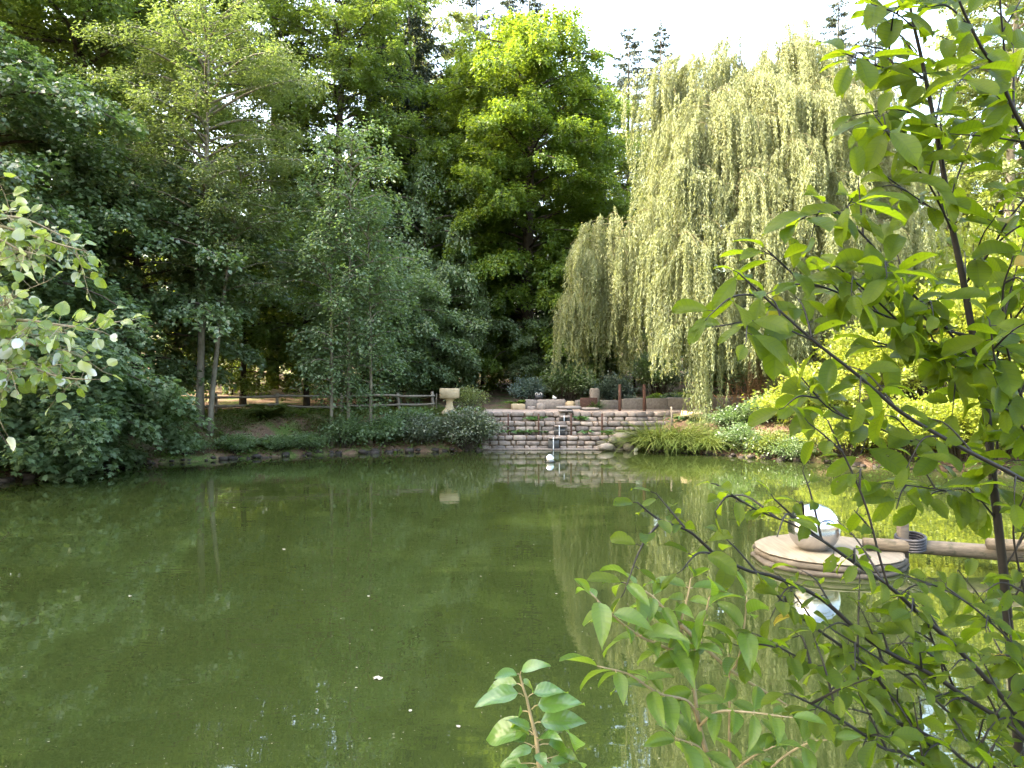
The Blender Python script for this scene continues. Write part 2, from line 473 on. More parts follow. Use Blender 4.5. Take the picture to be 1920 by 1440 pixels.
def ground_mat():
    m, nt, out = base_mat("bank_ground")
    tc = N_(nt, "ShaderNodeTexCoord"); v = tc.outputs["Object"]
    n1 = noise(nt, 1.3, 6, 0.65, v); n2 = noise(nt, 22, 5, 0.7, v); n3 = noise(nt, 0.5, 3, 0.5, v)
    soil = mixc(nt, ramp(nt, n2, 0.3, 0.7), (0.055, 0.035, 0.022), (0.19, 0.125, 0.085))
    green = mixc(nt, ramp(nt, n2, 0.3, 0.7), (0.045, 0.075, 0.016), (0.11, 0.155, 0.04))
    base = mixc(nt, ramp(nt, n1, 0.48, 0.62), soil, green)
    grass = attr(nt, "grass").outputs["Fac"]
    base = mixc(nt, math_(nt, 'MULTIPLY', grass, ramp(nt, n1, 0.25, 0.5)), base, green)
    grav = mixc(nt, ramp(nt, noise(nt, 60, 3, 0.7, v), 0.3, 0.7), (0.24, 0.185, 0.15), (0.40, 0.33, 0.28))
    grav = mixc(nt, math_(nt, 'MULTIPLY', ramp(nt, n3, 0.4, 0.7), 0.4), grav, (0.24, 0.18, 0.15))
    col = mixc(nt, attr(nt, "gravel").outputs["Fac"], base, grav)
    p = N_(nt, "ShaderNodeBsdfPrincipled")
    nt.links.new(col, p.inputs["Base Color"]); p.inputs["Roughness"].default_value = 0.95
    p.inputs["Specular IOR Level"].default_value = 0.15
    nt.links.new(bump(nt, n2, 0.8, 0.03), p.inputs["Normal"])
    nt.links.new(p.outputs[0], out.inputs[0])
    return m
M['ground'] = ground_mat()

# ------------------------------------------------------------------ terrain
SHORE = np.array([(-11.6, 16.2), (-10.9, 18.6), (-9.8, 20.6), (-8.5, 21.6), (-7.1, 22.4), (-5.4, 23.5), (-2.9, 24.2), (-0.8, 24.9), (4.1, 24.9),
                  (5.8, 23.7), (7.2, 22.1), (8.4, 21.0), (9.6, 19.7), (12, 18.6), (15, 17.0), (17, 14), (16, 8), (12, 4),
                  (6, 2.7), (0, 2.1), (-6, 2.4), (-11, 4), (-14, 8), (-13.2, 13)])

def shore_dist(x, y):
    x = np.asarray(x, float); y = np.asarray(y, float)
    d = np.full(x.shape, 1e9); ins = np.zeros(x.shape, bool)
    n = len(SHORE)
    for i in range(n):
        a, b = SHORE[i], SHORE[(i + 1) % n]
        e = b - a
        t = np.clip(((x - a[0]) * e[0] + (y - a[1]) * e[1]) / (e @ e), 0, 1)
        d = np.minimum(d, np.hypot(x - a[0] - t * e[0], y - a[1] - t * e[1]))
        c = ((a[1] > y) != (b[1] > y))
        ins ^= c & (x < (b[0] - a[0]) * (y - a[1]) / (b[1] - a[1] + 1e-12) + a[0])
    return np.where(ins, -d, d)

def sstep(t):
    t = np.clip(t, 0, 1); return t * t * (3 - 2 * t)

def wob(x, y):
    return 0.5 * np.sin(1.7 * x + 0.6 * y) * np.cos(1.3 * y - 0.8 * x) + 0.3 * np.sin(3.9 * x - 2.1 * y + 1) + 0.2 * np.sin(7.1 * y + 5.3 * x)

def ground(x, y):
    x = np.asarray(x, float); y = np.asarray(y, float)
    wall = sstep((x + 1.6) / 0.6) * sstep((4.9 - x) / 0.6) * (y > 20)      # no wobble near the wall
    d = shore_dist(x, y) + (0.22 * wob(x, y) + .10 * wob(2.3 * x + 1, 2.1 * y)) * (1 - wall)
    near = sstep((9 - y) / 5)
    h = 0.16 + (1.0 - 0.45 * near) * sstep((d - 0.05) / 3.0) + 0.075 * np.clip(d - 5, 0, 90) * (1 - 0.8 * near) + 0.05 * wob(x * 0.8, y * 0.8) * sstep(d / 2)
    h = np.where(d < 0.25, 0.16 * np.clip(d / 0.25, -4, 1) + np.where(d < 0, d * 0.4, 0), h)
    h = np.maximum(h, -1.2)
    # gravel terrace behind the wall
    k = sstep((x + 3.2) / 1.5) * sstep((12.0 - x) / 2.0) * sstep((y - 26.0 - np.clip(x - 4.3, 0, 3) * 0.5) / 0.35) * sstep((31.0 - y) / 1.0)
    h = h * (1 - k) + 1.19 * k
    # keep the ground under the wall's ledges
    cut = (x > -1.0) & (x < 4.5)
    h = np.where(cut & (y < 25.75), np.minimum(h, -0.3), h)
    h = np.where(cut & (y >= 25.75) & (y < 26.25), np.minimum(h, 0.3), h)
    return h

def gz(x, y): return float(ground(np.array([x]), np.array([y]))[0])

def axis(lo, hi, f0, f1, step):
    a = list(np.arange(f0, f1 + 1e-6, step))
    s = step; v = f1
    while v < hi: s *= 1.18; v += s; a.append(v)
    s = step; v = f0
    while v > lo: s *= 1.18; v -= s; a.insert(0, v)
    return np.array(a)
gx = axis(-260, 260, -17, 18, 0.2); gy = axis(-120, 320, -2, 34, 0.2)
GX, GY = np.meshgrid(gx, gy); GZ = ground(GX, GY)
nx, ny = len(gx), len(gy)
ii = (np.arange(ny - 1)[:, None] * nx + np.arange(nx - 1)[None]).ravel()
mb = MB().add(np.stack([GX.ravel(), GY.ravel(), GZ.ravel()], 1), np.stack([ii, ii + 1, ii + nx + 1, ii + nx], 1))
g_o = mb.obj("ground", M['ground'], smooth=True)
tag(g_o, "brown leaf littered earth bank and forest floor around the pond", None, None, "structure")
_x, _y = GX.ravel(), GY.ravel()
grav = (sstep((_x + 2.6) / 0.8) * sstep((11 - _x) / 1.0) * sstep((_y - 26.1 - np.clip(_x - 4.3, 0, 3) * 0.5) / 0.3) * sstep((30.2 - _y) / 0.5))
_d = shore_dist(_x, _y)
grs = sstep((_d - 2.0) / 0.8) * sstep((6.0 - _d) / 1.5) * (_x < 0) * (_y > 18)
for nm, arr in (("gravel", grav), ("grass", grs)):
    a = g_o.data.attributes.new(nm, 'FLOAT', 'POINT'); a.data.foreach_set("value", arr.astype(np.float32))

wx = np.linspace(-22, 24, 24); wy = np.linspace(-1, 30, 17)
WX, WY = np.meshgrid(wx, wy)
ii = (np.arange(16)[:, None] * 24 + np.arange(23)[None]).ravel()
mb = MB().add(np.stack([WX.ravel(), WY.ravel(), 0 * WX.ravel()], 1), np.stack([ii, ii + 1, ii + 25, ii + 24], 1))
tag(mb.obj("water", M['water']), "still murky green pond water", None, None, "structure")

# ------------------------------------------------------------------ tree builders
def deciduous(seed, H, R, lo, r0, n_limb, leafL=0.13, dens=120, sub_per_m=3.6, up=0.55, droop=0.25, lean=(0, 0), prof=0.5,
              leafW=0.62, spray=0.30, tilt=0.55, fluff=0.13, slope=0.35, side=None, T=(RH_V, RH_F), tilt_limb=0.0, top=0.97, limb_r=0.45, wobble=0.02):
    """returns (trunk MB, crown MB) with the base of the trunk at the origin"""
    rng = np.random.RandomState(seed)
    tr, cr = MB(), MB()
    zs = np.linspace(0, 1, 12)
    ph = rng.uniform(0, 6, 4)
    trunk = np.stack([lean[0] * zs ** 1.5 + wobble * H * np.sin(3 * zs + ph[0]) * zs, lean[1] * zs ** 1.5 + wobble * H * np.sin(2.6 * zs + ph[1]) * zs, H * top * zs - 0.15 * (zs == 0)], 1)
    rad = r0 * (1.12 * (1 - zs) ** 0.8 + 0.05) * np.where(zs == 0, 1.35, 1)
    tr.add(*tube(trunk, rad, 10), rng.uniform(.4, .6))
    tz = trunk[:, 2]
    SP, SDr, SL = [], [], []
    for k in range(n_limb):
        tt = ((k + rng.rand()) / n_limb)
        t = lo + (top - 0.01 - lo) * tt ** 0.95
        z0 = H * t
        b = np.array([np.interp(z0, tz, trunk[:, 0]), np.interp(z0, tz, trunk[:, 1]), z0])
        az = k * 2.39996 + rng.uniform(-.5, .5)
        if side is not None and rng.rand() < side[2]: az = side[0] + rng.uniform(-side[1], side[1])
        w = max(0.10, (1 - abs(2 * (tt - prof) / (2 * max(prof, 1 - prof))) ** 2.2)) ** 0.6
        ln = R * w * rng.uniform(.72, 1.18)
        e0 = up * (0.35 + 0.9 * tt) + rng.uniform(-.12, .12) + tilt_limb
        dh = np.array([cos(az), sin(az), 0]); lat = np.array([-sin(az), cos(az), 0])
        s = np.linspace(0, 1, 7); wv = rng.uniform(-.12, .12) * ln
        pl = b + dh * (ln * s)[:, None] + np.array([0, 0, 1]) * (ln * (e0 * s - (0.45 * e0 + droop) * s * s))[:, None] + lat * (wv * np.sin(3 * s))[:, None]
        rl = min(r0 * limb_r, 0.012 * ln + 0.012) * (1 - 0.85 * s) + 0.004
        tr.add(*tube(pl, rl, 5), rng.uniform(.3, .7))
        m = max(3, int(ln * sub_per_m))
        for j in range(m + 1):
            q = rng.uniform(.18, 1) if j < m else 1.0
            i0 = min(int(q * 6), 5); f = q * 6 - i0
            p = pl[i0] * (1 - f) + pl[i0 + 1] * f
            tg = unit(pl[i0 + 1] - pl[i0])
            sg = 1 if j % 2 else -1
            an = radians(rng.uniform(28, 72)) * sg if j < m else 0
            ht = unit(np.array([tg[0], tg[1], 0]) + 1e-6)
            d = np.array([ht[0] * cos(an) - ht[1] * sin(an), ht[0] * sin(an) + ht[1] * cos(an), tg[2] * 0.6 + rng.uniform(-slope, slope * .8)])
            SP.append(p); SDr.append(unit(d)); SL.append(rng.uniform(.55, 1.0) * (0.34 * ln * (1.15 - q) + 0.42 + 0.05 * ln))
    # leader
    SP.append(trunk[-2]); SDr.append(unit(trunk[-1] - trunk[-2])); SL.append(H * 0.10 + .3)
    SP, SDr, SL = np.array(SP), np.array(SDr), np.array(SL)
    for p, d, l in zip(SP[::2], SDr[::2], SL[::2]):
        tr.add(*tube(np.array([p, p + d * l * .5, p + d * l * .9 + np.array([0, 0, -.05 * l])]), (0.009, .006, .003), 3, False), .5)
    cnt = np.maximum(4, (SL * dens * rng.uniform(.6, 1.25, len(SL)))).astype(int)
    idx = np.repeat(np.arange(len(SL)), cnt); n = len(idx)
    q = rng.uniform(.05, 1.05, n) ** 0.8
    D = SDr[idx]; lat = unit(np.cross(D, np.array([0, 0, 1.0])) + 1e-6)
    off = rng.uniform(-1, 1, n) * spray * (1.1 - .55 * q)
    P = SP[idx] + D * (q * SL[idx])[:, None] + lat * off[:, None]
    P[:, 2] += rng.normal(0, fluff, n) - 0.10 * np.abs(off) - 0.10 * q * q * SL[idx]
    dd = D * rng.uniform(.2, 1, n)[:, None] + lat * (np.sign(off) * rng.uniform(.2, 1.0, n))[:, None] + rng.normal(0, .25, (n, 3))
    dd[:, 2] -= 0.22
    nr = np.stack([rng.normal(0, tilt, n), rng.normal(0, tilt, n), np.ones(n)], 1)
    l = leafL * rng.uniform(.65, 1.25, n)
    sv = np.clip(rng.normal(.5, .22, len(SL)), 0, 1)[idx] * .55 + rng.rand(n) * .45
    leaves(cr, P, dd, nr, l, l * leafW, sv, T)
    return tr, cr

def spruce(seed, H, R, lo, r0, sprayL=0.30, step=0.42, dens=16, hang=0.5):
    rng = np.random.RandomState(seed)
    tr, cr = MB(), MB()
    zs = np.linspace(0, 1, 8)
    tr.add(*tube(np.stack([0.1 * np.sin(3 * zs), 0.1 * np.cos(2 * zs), H * zs - .15 * (zs == 0)], 1), r0 * (1.05 - zs) + .01, 9), .5)
    P, D, Nn, L = [], [], [], []
    z = H * lo
    while z < H * 0.985:
        t = (z - H * lo) / (H * (1 - lo))
        ln0 = R * (1 - t) ** 0.66 + 0.18
        for k in range(rng.randint(4, 7)):
            az = rng.uniform(0, 2 * pi); ln = ln0 * rng.uniform(.6, 1.12)
            dh = np.array([cos(az), sin(az), 0]); lat = np.array([-sin(az), cos(az), 0])
            s = np.linspace(0, 1, 5)
            dz = ln * (0.12 * s - (0.55 - 0.45 * t) * s * s + 0.22 * s ** 3)
            pl = np.array([0, 0, z]) + dh * (ln * s)[:, None] + np.array([0, 0, 1]) * dz[:, None]
            if ln > .5: tr.add(*tube(pl, 0.006 + 0.018 * ln / 3 * (1 - .8 * s), 3, False), .4)
            n = max(6, int(ln * dens * 2))
            q = rng.uniform(.12, 1.03, n); sg = np.where(rng.rand(n) < .5, -1, 1)
            b = np.stack([np.interp(q, s, pl[:, i]) for i in range(3)], 1)
            b += lat * (sg * rng.uniform(0, .32, n) * (1.05 - q) * ln * .55)[:, None]
            d = dh * rng.uniform(.3, 1, n)[:, None] + lat * (sg * rng.uniform(.1, .8, n))[:, None] + np.array([0, 0, -1]) * rng.uniform(0.0, 2 * hang, n)[:, None]
            P.append(b); D.append(d); L.append(sprayL * rng.uniform(.6, 1.2, n))
            Nn.append(np.array([0, 0, 1]) + rng.normal(0, .5, (n, 3)))
        z += step * rng.uniform(.7, 1.2)
    P, D, Nn, L = np.concatenate(P), np.concatenate(D), np.concatenate(Nn), np.concatenate(L)
    leaves(cr, P, D, Nn, L, L * .26, rng.rand(len(P)))
    n = 14; zz = H * (0.97 + 0.03 * rng.rand(n)); a = rng.uniform(0, 6.3, n)
    leaves(cr, np.stack([0 * zz, 0 * zz, zz], 1) + [0.1 * sin(3), 0.1 * cos(2), 0], np.stack([np.cos(a), np.sin(a), 0.8 + 0 * a], 1), np.stack([0 * a, 0 * a, 1 + 0 * a], 1), .3, .06, .5)
    return tr, cr

def put(name, tc, leafmat, barkmat, loc, label, cat="tree", group=None, rz=0.0):
    t = thing(name, loc, label, cat, group, rz)
    tc[0].obj("trunk", barkmat, t, True)
    tc[1].obj("crown", leafmat, t)
    return t

def gl(x, y): return (x, y, gz(x, y))

# ------------------------------------------------------------------ near wood on the left bank
G_L = "broadleaf trees on the left bank"
put("maple_tree", deciduous(11, 11.5, 5.2, 0.10, .22, 78, .15, 80, 3.6, up=.42, droop=.30, leafW=.9, tilt=.5), M['maple'], M['bark'], gl(-15.2, 20.5),
    "large dark blue-green maple filling the left side behind the poplar twigs", group=G_L)
put("maple_tree", deciduous(12, 8.5, 4.0, 0.08, .14, 56, .14, 85, 3.8, up=.40, droop=.28, leafW=.9, tilt=.5), M['maple'], M['bark'], gl(-11.9, 23.6),
    "medium maple in layered tiers between the left edge and the thin pale ash", group=G_L)
put("maple_tree", deciduous(13, 4.6, 4.3, 0.06, .12, 34, .15, 95, 3.6, up=.30, droop=.34, leafW=.95, tilt=.33, side=(-0.2, 1.0, .55), T=(MP_V, MP_F)), M['young'], M['bark'], gl(-12.9, 18.0),  # lighter leaf colour than the other maples, sky sheen put in
    "low spreading maple whose blue-green branches overhang the water at the left shore", group=G_L)
put("maple_tree", deciduous(14, 2.3, 2.9, 0.05, .07, 30, .15, 100, 3.8, up=.22, droop=.22, leafW=.95, tilt=.38, side=(-.6, 1.1, .6), T=(MP_V, MP_F)), M['young'], M['bark'], gl(-11.2, 18.9),  # sky sheen on the upper leaf faces put into the colour
    "lowest maple boughs, leaves paled for sky sheen, skimming the water at the left shore", group=G_L)
put("ash_tree", deciduous(21, 13.2, 2.9, 0.34, .105, 58, .12, 95, 4.2, up=.85, droop=.12, lean=(.35, 0), leafW=.40, tilt=.6, spray=.3, wobble=.008), M['ash'], M['barkpale'], gl(-9.75, 23.3),
    "slender pale-trunked ash with feathery olive crown on the left bank", group=G_L)
put("ash_tree", deciduous(22, 8.6, 1.9, 0.36, .075, 26, .12, 75, 3.8, up=.85, droop=.14, lean=(1.0, .5), leafW=.42, tilt=.6, spray=.3, wobble=.012), M['ash'], M['barkpale'], gl(-9.35, 23.1),
    "thin leaning ash stem beside the slender pale-trunked ash", group=G_L)
G_Y = "young trees by the fence"
for i, (sx, hh, rr, sd, lb) in enumerate(((-5.75, 8.4, 1.55, 31, "leftmost young tree of three beside the fence, thin straight stem"),
                                          (-5.25, 10.2, 1.6, 32, "tallest young tree of three beside the fence, pale blue-green leaves"),
                                          (-4.6, 7.8, 1.45, 33, "shortest young tree of three beside the fence, nearest the stone pedestal"))):
    put("young_tree", deciduous(sd, hh, rr, 0.16, .055, 40, .12, 70, 4.0, up=.9, droop=.2, leafW=.62, tilt=.6, wobble=.01, prof=.55, fluff=.18, slope=.5), M['young'], M['barkpale'], gl(sx, 23.75 + .25 * i),
        lb, group=G_Y)

G_U = "understory trees behind the fence"
und = put("understory_tree", deciduous(41, 8.5, 3.2, 0.08, .10, 46, .15, 85, 3.4, up=.5, droop=.28, leafW=.75, fluff=.15), M['hornbeam'], M['bark'], gl(X_(455, 29), 29),
    "dark understory maple behind the fence between the pale ash and the fern", group=G_U)
dup(und, gl(X_(575, 30), 30), 2.1, 1.0, .9, "dark understory maple behind the fence, left of the three young trees")
dup(und, gl(X_(330, 27.5), 27.5), 4.0, .95, .95, "dark understory maple behind the fence, left of the pale ash")
hz = put("hazel_tree", deciduous(43, 7.5, 2.8, 0.10, .09, 40, .14, 85, 3.6, up=.6, droop=.25, leafW=.75, fluff=.18), M['sunny'], M['bark'], gl(X_(452, 36), 36),  # light leaf colour stands in for sunlit foliage in the gaps
    "hazel tinted as sunlit yellow-green leaves, seen through the gap right of the pale ash trunk", group=G_U)
dup(hz, gl(X_(610, 39), 39), 1.4, 1.0, 1.1, "hazel tinted as sunlit yellow-green leaves, glimpsed behind the young trees")
dup(hz, gl(X_(905, 43), 43), 2.8, .9, .8, "hazel tinted as sunlit yellow-green leaves, glimpsed low behind the great beech")
dup(hz, gl(X_(190, 37), 37), 4.0, 1.1, 1.5, "hazel tinted as sunlit yellow-green leaves, glimpsed behind the left maples")
u2 = put("understory_tree", deciduous(42, 6.2, 2.7, 0.10, .08, 38, .13, 95, 3.6, up=.5, droop=.28, leafW=.72), M['young'], M['bark'], gl(X_(745, 30.5), 30.5),
    "bushy grey-green understory tree behind the fence, nearest the stone pedestal", group=G_U)
dup(u2, gl(X_(792, 35), 35), 4.4, 1.1, 1.75, "tall slim grey-green understory tree in the gap left of the great beech")
dup(u2, gl(X_(855, 34), 34), 5.3, .8, 1.1, "grey-green understory tree behind the right side of the stone pedestal")
dup(u2, gl(X_(690, 29.5), 29.5), 1.3, .9, .8, "low bushy understory tree behind the fence and the shortest young tree")
dup(u2, gl(X_(810, 33), 33), 2.9, .9, .85, "bushy grey-green understory tree behind the stone pedestal")

# tall wood behind
G_T = "tall wood behind the pond"
tall = put("tall_tree", deciduous(51, 25, 5.4, 0.26, .36, 80, .17, 66, 3.4, up=.65, droop=.22, leafW=.68, fluff=.15, slope=.45), M['hornbeam'], M['bark'], gl(X_(150, 28), 28),
    "tall dark-trunked tree rising at the upper left behind the maples", group=G_T)
horn = put("hornbeam_tree", deciduous(52, 23, 4.6, 0.20, .26, 90, .16, 72, 3.6, up=.65, droop=.24, leafW=.66, fluff=.15, slope=.45), M['hornbeam'], M['bark'], gl(X_(630, 36), 36),
    "dark green hornbeam towering behind the three young trees", group=G_T)
dup(tall, gl(X_(-20, 27), 27), 1.9, 1.0, 1.0, "tall tree at the far upper left corner beside the dark trunk")
dup(horn, gl(X_(345, 34), 34), 2.2, 1.1, 1.15, "tall hornbeam behind the feathery ash crown")

beech = put("beech_tree", deciduous(61, 19.0, 5.4, 0.045, .34, 130, .15, 110, 4.0, up=.8, droop=.30, leafW=.66, prof=.46, fluff=.15, slope=.5, tilt=.65), M['beech'], M['bark'], gl(X_(990, 37), 37),
    "great beech in the centre, its upper crown bright yellow-green in the sun", group=G_T)
dup(beech, gl(X_(880, 42), 42), 2.4, .8, .98, "beech behind the left flank of the great sunlit beech", G_T)
olv = put("olive_tree", deciduous(62, 17.5, 4.0, 0.10, .25, 62, .16, 85, 3.4, up=.6, droop=.24), M['olive'], M['bark'], gl(X_(1125, 43), 43),
    "olive-green tree between the great beech and the willow", group=G_T)
pal = put("pale_tree", deciduous(63, 26, 4.6, 0.28, .28, 64, .19, 75, 3.2, up=.75, droop=.18), M['pale'], M['barkpale'], gl(X_(800, 50), 50),
    "pale airy tree rising above the left shoulder of the great beech", group=G_T)
dup(pal, gl(X_(1890, 33), 33), 1.1, .8, .88, "pale tree at the upper right corner behind the foreground twigs")
dup(olv, gl(X_(800, 42), 42), 3.2, .85, .62, "olive-green tree in the gap left of the great beech")
dup(olv, gl(X_(1260, 46), 46), 1.2, 1.1, .9, "olive-green tree hidden behind the left of the willow")
dup(olv, gl(X_(1440, 48), 48), 2.6, 1.2, .85, "olive-green tree hidden behind the middle of the willow")
dup(olv, gl(X_(1600, 46), 46), 3.9, 1.2, .9, "olive-green tree hidden behind the right of the willow")
dup(olv, gl(X_(1780, 40), 40), 5.1, 1.1, .72, "olive-green tree right of the willow, behind the foreground stem")
dup(olv, gl(X_(1960, 38), 38), .4, 1.1, .8, "olive-green tree cut by the right edge behind the twigs")

G_S = "spruces of the wood behind"
spA = put("spruce_tree", spruce(71, 30, 3.9, .22, .30, .36, .46, 15), M['hazyspruce'], M['bark'], gl(X_(893, 56), 56),
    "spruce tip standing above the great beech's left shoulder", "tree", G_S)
spB = put("spruce_tree", spruce(72, 27, 4.2, .12, .30, .34, .40), M['spruce'], M['bark'], gl(X_(510, 38), 38),
    "drooping dark spruce above the feathery ash", "tree", G_S)
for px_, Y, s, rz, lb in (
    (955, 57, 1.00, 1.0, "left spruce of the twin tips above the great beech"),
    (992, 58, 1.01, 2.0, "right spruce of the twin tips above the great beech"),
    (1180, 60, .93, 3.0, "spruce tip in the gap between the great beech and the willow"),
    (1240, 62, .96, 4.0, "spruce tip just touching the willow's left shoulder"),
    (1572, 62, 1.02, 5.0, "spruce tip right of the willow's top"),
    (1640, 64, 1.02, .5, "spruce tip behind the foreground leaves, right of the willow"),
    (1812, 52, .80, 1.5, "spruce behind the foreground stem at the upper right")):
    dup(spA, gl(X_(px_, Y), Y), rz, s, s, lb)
for px_, Y, s, rz, lb in (
    (690, 40, 1.0, 1.1, "drooping spruce right of the hornbeam"),
    (770, 41, .95, 2.3, "drooping spruce with bare pale trunk left of the great beech"),
    (60, 42, 1.1, 5.2, "drooping spruce at the far left behind the maples"),
    (1085, 50, .8, 2.8, "drooping spruce behind the great beech's right flank")):
    dup(spB, gl(X_(px_, Y), Y), rz, s, s, lb)

# the rest of the wood: one mass far behind, plus unseen trees added beside and behind the viewer to shade the pond
rw = np.random.RandomState(5)
W_SPOTS = [(x + rw.uniform(-2, 2), y + rw.uniform(-3, 3)) for y in (64, 84) for x in np.arange(-62, 63, 14)]
srcs = [horn, tall, spB, olv]
k = 0
ROOTS = {}
def stuff_root(name, label):
    if name not in ROOTS:
        o = bpy.data.objects.new(name, None); COL.objects.link(o); ROOTS[name] = tag(o, label, None, None, "stuff")
    return ROOTS[name]
def stuff_copy(src, name, loc, rz, s, label):
    global k
    for ch in src.children:
        c = ch.copy(); c.parent = stuff_root(name, label); COL.objects.link(c)
        c.location = loc; c.rotation_euler = (0, 0, rz); c.scale = (s, s, s)
        for key in ("label", "category", "group"):
            if key in c: del c[key]
for i, (x, y) in enumerate(W_SPOTS):
    stuff_copy(srcs[i % 4] if x < 5 else srcs[(2, 3)[i % 2]], "distant_wood", gl(x, y), i * 1.7, (0.95 if x < -6 else .72) + .1 * (i % 3), "dim mass of distant forest behind the pond")
for i, (x, y) in enumerate(((-25, 16), (-22, 12), (-18.5, 6), (-14.5, -.5), (-15, -6))):
    stuff_copy((tall, horn)[i % 2], "added_shade_wood", gl(x, y), i * 1.3, .95, "unseen trees added beside the pond for their shade")

ru = np.random.RandomState(6)
for i in range(34):
    y = ru.uniform(33, 52); x = ru.uniform(-24, 12)
    if abs(x - X_(900, y)) < 1.5 and y < 48: continue
    stuff_copy(u2, "undergrowth", gl(x, y), ru.uniform(0, 6), ru.uniform(.45, .85), "dim undergrowth between the trunks of the wood")
for i, (px_, Y, s_) in enumerate(((1330, 37, .6), (1420, 38, .7), (1540, 40, .8), (1190, 37.5, .55), (1130, 36, .5), (1660, 38, .8))):
    stuff_copy(und, "undergrowth", gl(X_(px_, Y), Y), i * 1.1, s_, "dim undergrowth behind the willow")
# ------------------------------------------------------------------ willow
def willow():
    rng = np.random.RandomState(81)
    tr, cr = MB(), MB()
    base = np.array([10.0, 30.0, gz(10, 30)])
    fork = np.array([9.6, 29.8, 6.0])
    tr.add(*tube(smooth_line([base - [0, 0, .2], base + [-.1, 0, 1.5], base + [-.3, -.1, 3.2], fork]), np.linspace(.5, .34, 19), 12), .5)
    arches = [(1262, 150, 29.5, 3.8), (1290, 122, 30, 3.8), (1305, 104, 29, 3.6), (1350, 92, 30.5, 3.6), (1395, 76, 30, 3.8), (1445, 52, 30, 3.4), (1470, 72, 28.8, 3.6), (1495, 85, 29.6, 3.8), (1418, 95, 29.2, 3.8), (1412, 150, 28.2, 3.8), (1425, 235, 27.2, 3.6), (1400, 120, 31, 4), (1525, 100, 30.5, 3.6), (1580, 120, 30, 3.8), (1625, 135, 30.5, 4.0), (1665, 180, 30, 4.0), (1705, 250, 30, 4.0),
              (1265, 200, 28.8, 4.0), (1290, 235, 27.6, 3.8), (1340, 180, 27.4, 3.6), (1425, 150, 27.4, 3.8), (1505, 180, 27.2, 3.6), (1585, 225, 27.5, 3.8), (1655, 310, 28, 3.8),
              (1250, 320, 28, 3.6), (1290, 325, 26.6, 3.2), (1385, 320, 26, 2.8), (1475, 300, 26, 3.2), (1555, 295, 26.2, 3.4), (1625, 375, 26.8, 3.6), (1695, 415, 28, 3.6),
              (1232, 420, 27.5, 3.8), (1262, 445, 26, 3.6), (1340, 455, 25.6, 3.6), (1430, 455, 25.4, 3.8), (1520, 445, 25.6, 3.6), (1605, 480, 26, 3.6),
              (1172, 440, 28, 3.8), (1140, 430, 28.4, 3.9), (1112, 438, 28.6, 3.8), (1100, 520, 28.2, 2.6), (1092, 575, 28.4, 1.8),
              (1310, 565, 25.4, 2.4), (1395, 560, 25.5, 2.8), (1480, 560, 25.5, 2.8), (1560, 580, 26, 2.6), (1640, 600, 27, 2.4),
              (1350, 230, 32.5, 4), (1480, 190, 33, 4), (1265, 300, 32, 4), (1560, 300, 33, 4), (1420, 400, 33.5, 3.5), (1640, 400, 32.5, 4)]
    S, O, LN, AV = [], [], [], []
    for (px, py, Y, ln) in arches:
        pk = at(px + rng.normal(0, 14), py + (rng.normal(0, 24) if py > 180 else 0), Y)
        c = np.array([fork[0], fork[1]])
        out = pk[:2] - c; r = np.linalg.norm(out)
        od = out / max(r, .1) if r > .4 else np.array([cos(px), sin(px)])
        mid = fork * .45 + pk * .55 + np.array([-od[0] * .1 * r, -od[1] * .1 * r, .12 * r + .4])
        limb = smooth_line([fork, mid, pk], 6)
        tr.add(*tube(limb, np.linspace(.12, .012, len(limb)), 6), rng.uniform(.3, .7))
        nb = rng.randint(8, 12)
        for b in range(nb):
            a = math.atan2(od[1], od[0]) + rng.uniform(-1.9, 1.9)
            bd = np.array([cos(a), sin(a), 0]); bl = rng.uniform(.5, 1.9)
            s = np.linspace(0, 1, 6)
            back = rng.uniform(0, .9)
            p0 = limb[-1] * (1 - back * .45) + limb[-5] * back * .45 + np.array([0, 0, rng.normal(0, .25)])
            br = p0 + bd * (bl * s)[:, None] + np.array([0, 0, 1]) * (bl * (.55 * s - .95 * s * s))[:, None]
            tr.add(*tube(br, np.linspace(.012, .004, 6), 3, False), .6)
            nt = rng.randint(5, 9); m = 3; n = nt * m            # tresses of a few strands each
            q = rng.uniform(.05, 1, nt)
            pts = np.stack([np.interp(q, s, br[:, i]) for i in range(3)], 1) + rng.normal(0, .08, (nt, 3))
            ot = bd[None, :2] + rng.normal(0, .6, (nt, 2)); lt = ln * rng.choice([1.15, .7], nt, p=[.65, .35]) * rng.uniform(.55, 1.35, nt)
            S.append(np.repeat(pts, m, 0) + rng.normal(0, .05, (n, 3))); O.append(np.repeat(ot, m, 0) + rng.normal(0, .15, (n, 2)))
            LN.append(np.repeat(lt, m) * rng.uniform(.6, 1.1, n))
            AV.append(np.repeat(np.clip(rng.normal(.45, .25, nt), 0, 1), m))
    N_ARCH = sum(len(q_) for q_ in S)
    # one long tress trailing down to the bank
    n = 46; p = at(1318, 600, 25.2)
    S.append(p + rng.normal(0, 1, (n, 3)) * [.28, .25, .3]); O.append(rng.normal(0, .4, (n, 2)) * .5); LN.append(rng.uniform(2.6, 4.1, n)); AV.append(np.full(n, .25))
    n = 26; p = at(1265, 560, 26)
    S.append(p + rng.normal(0, 1, (n, 3)) * [.3, .25, .2]); O.append(rng.normal(0, .4, (n, 2)) * .5); LN.append(rng.uniform(1.5, 3.0, n)); AV.append(np.full(n, .35))
    n = 22; p = at(1452, 590, 26)
    S.append(p + rng.normal(0, 1, (n, 3)) * [.16, .2, .2]); O.append(rng.normal(0, .4, (n, 2)) * .5); LN.append(rng.uniform(2.0, 3.2, n)); AV.append(np.full(n, .4))
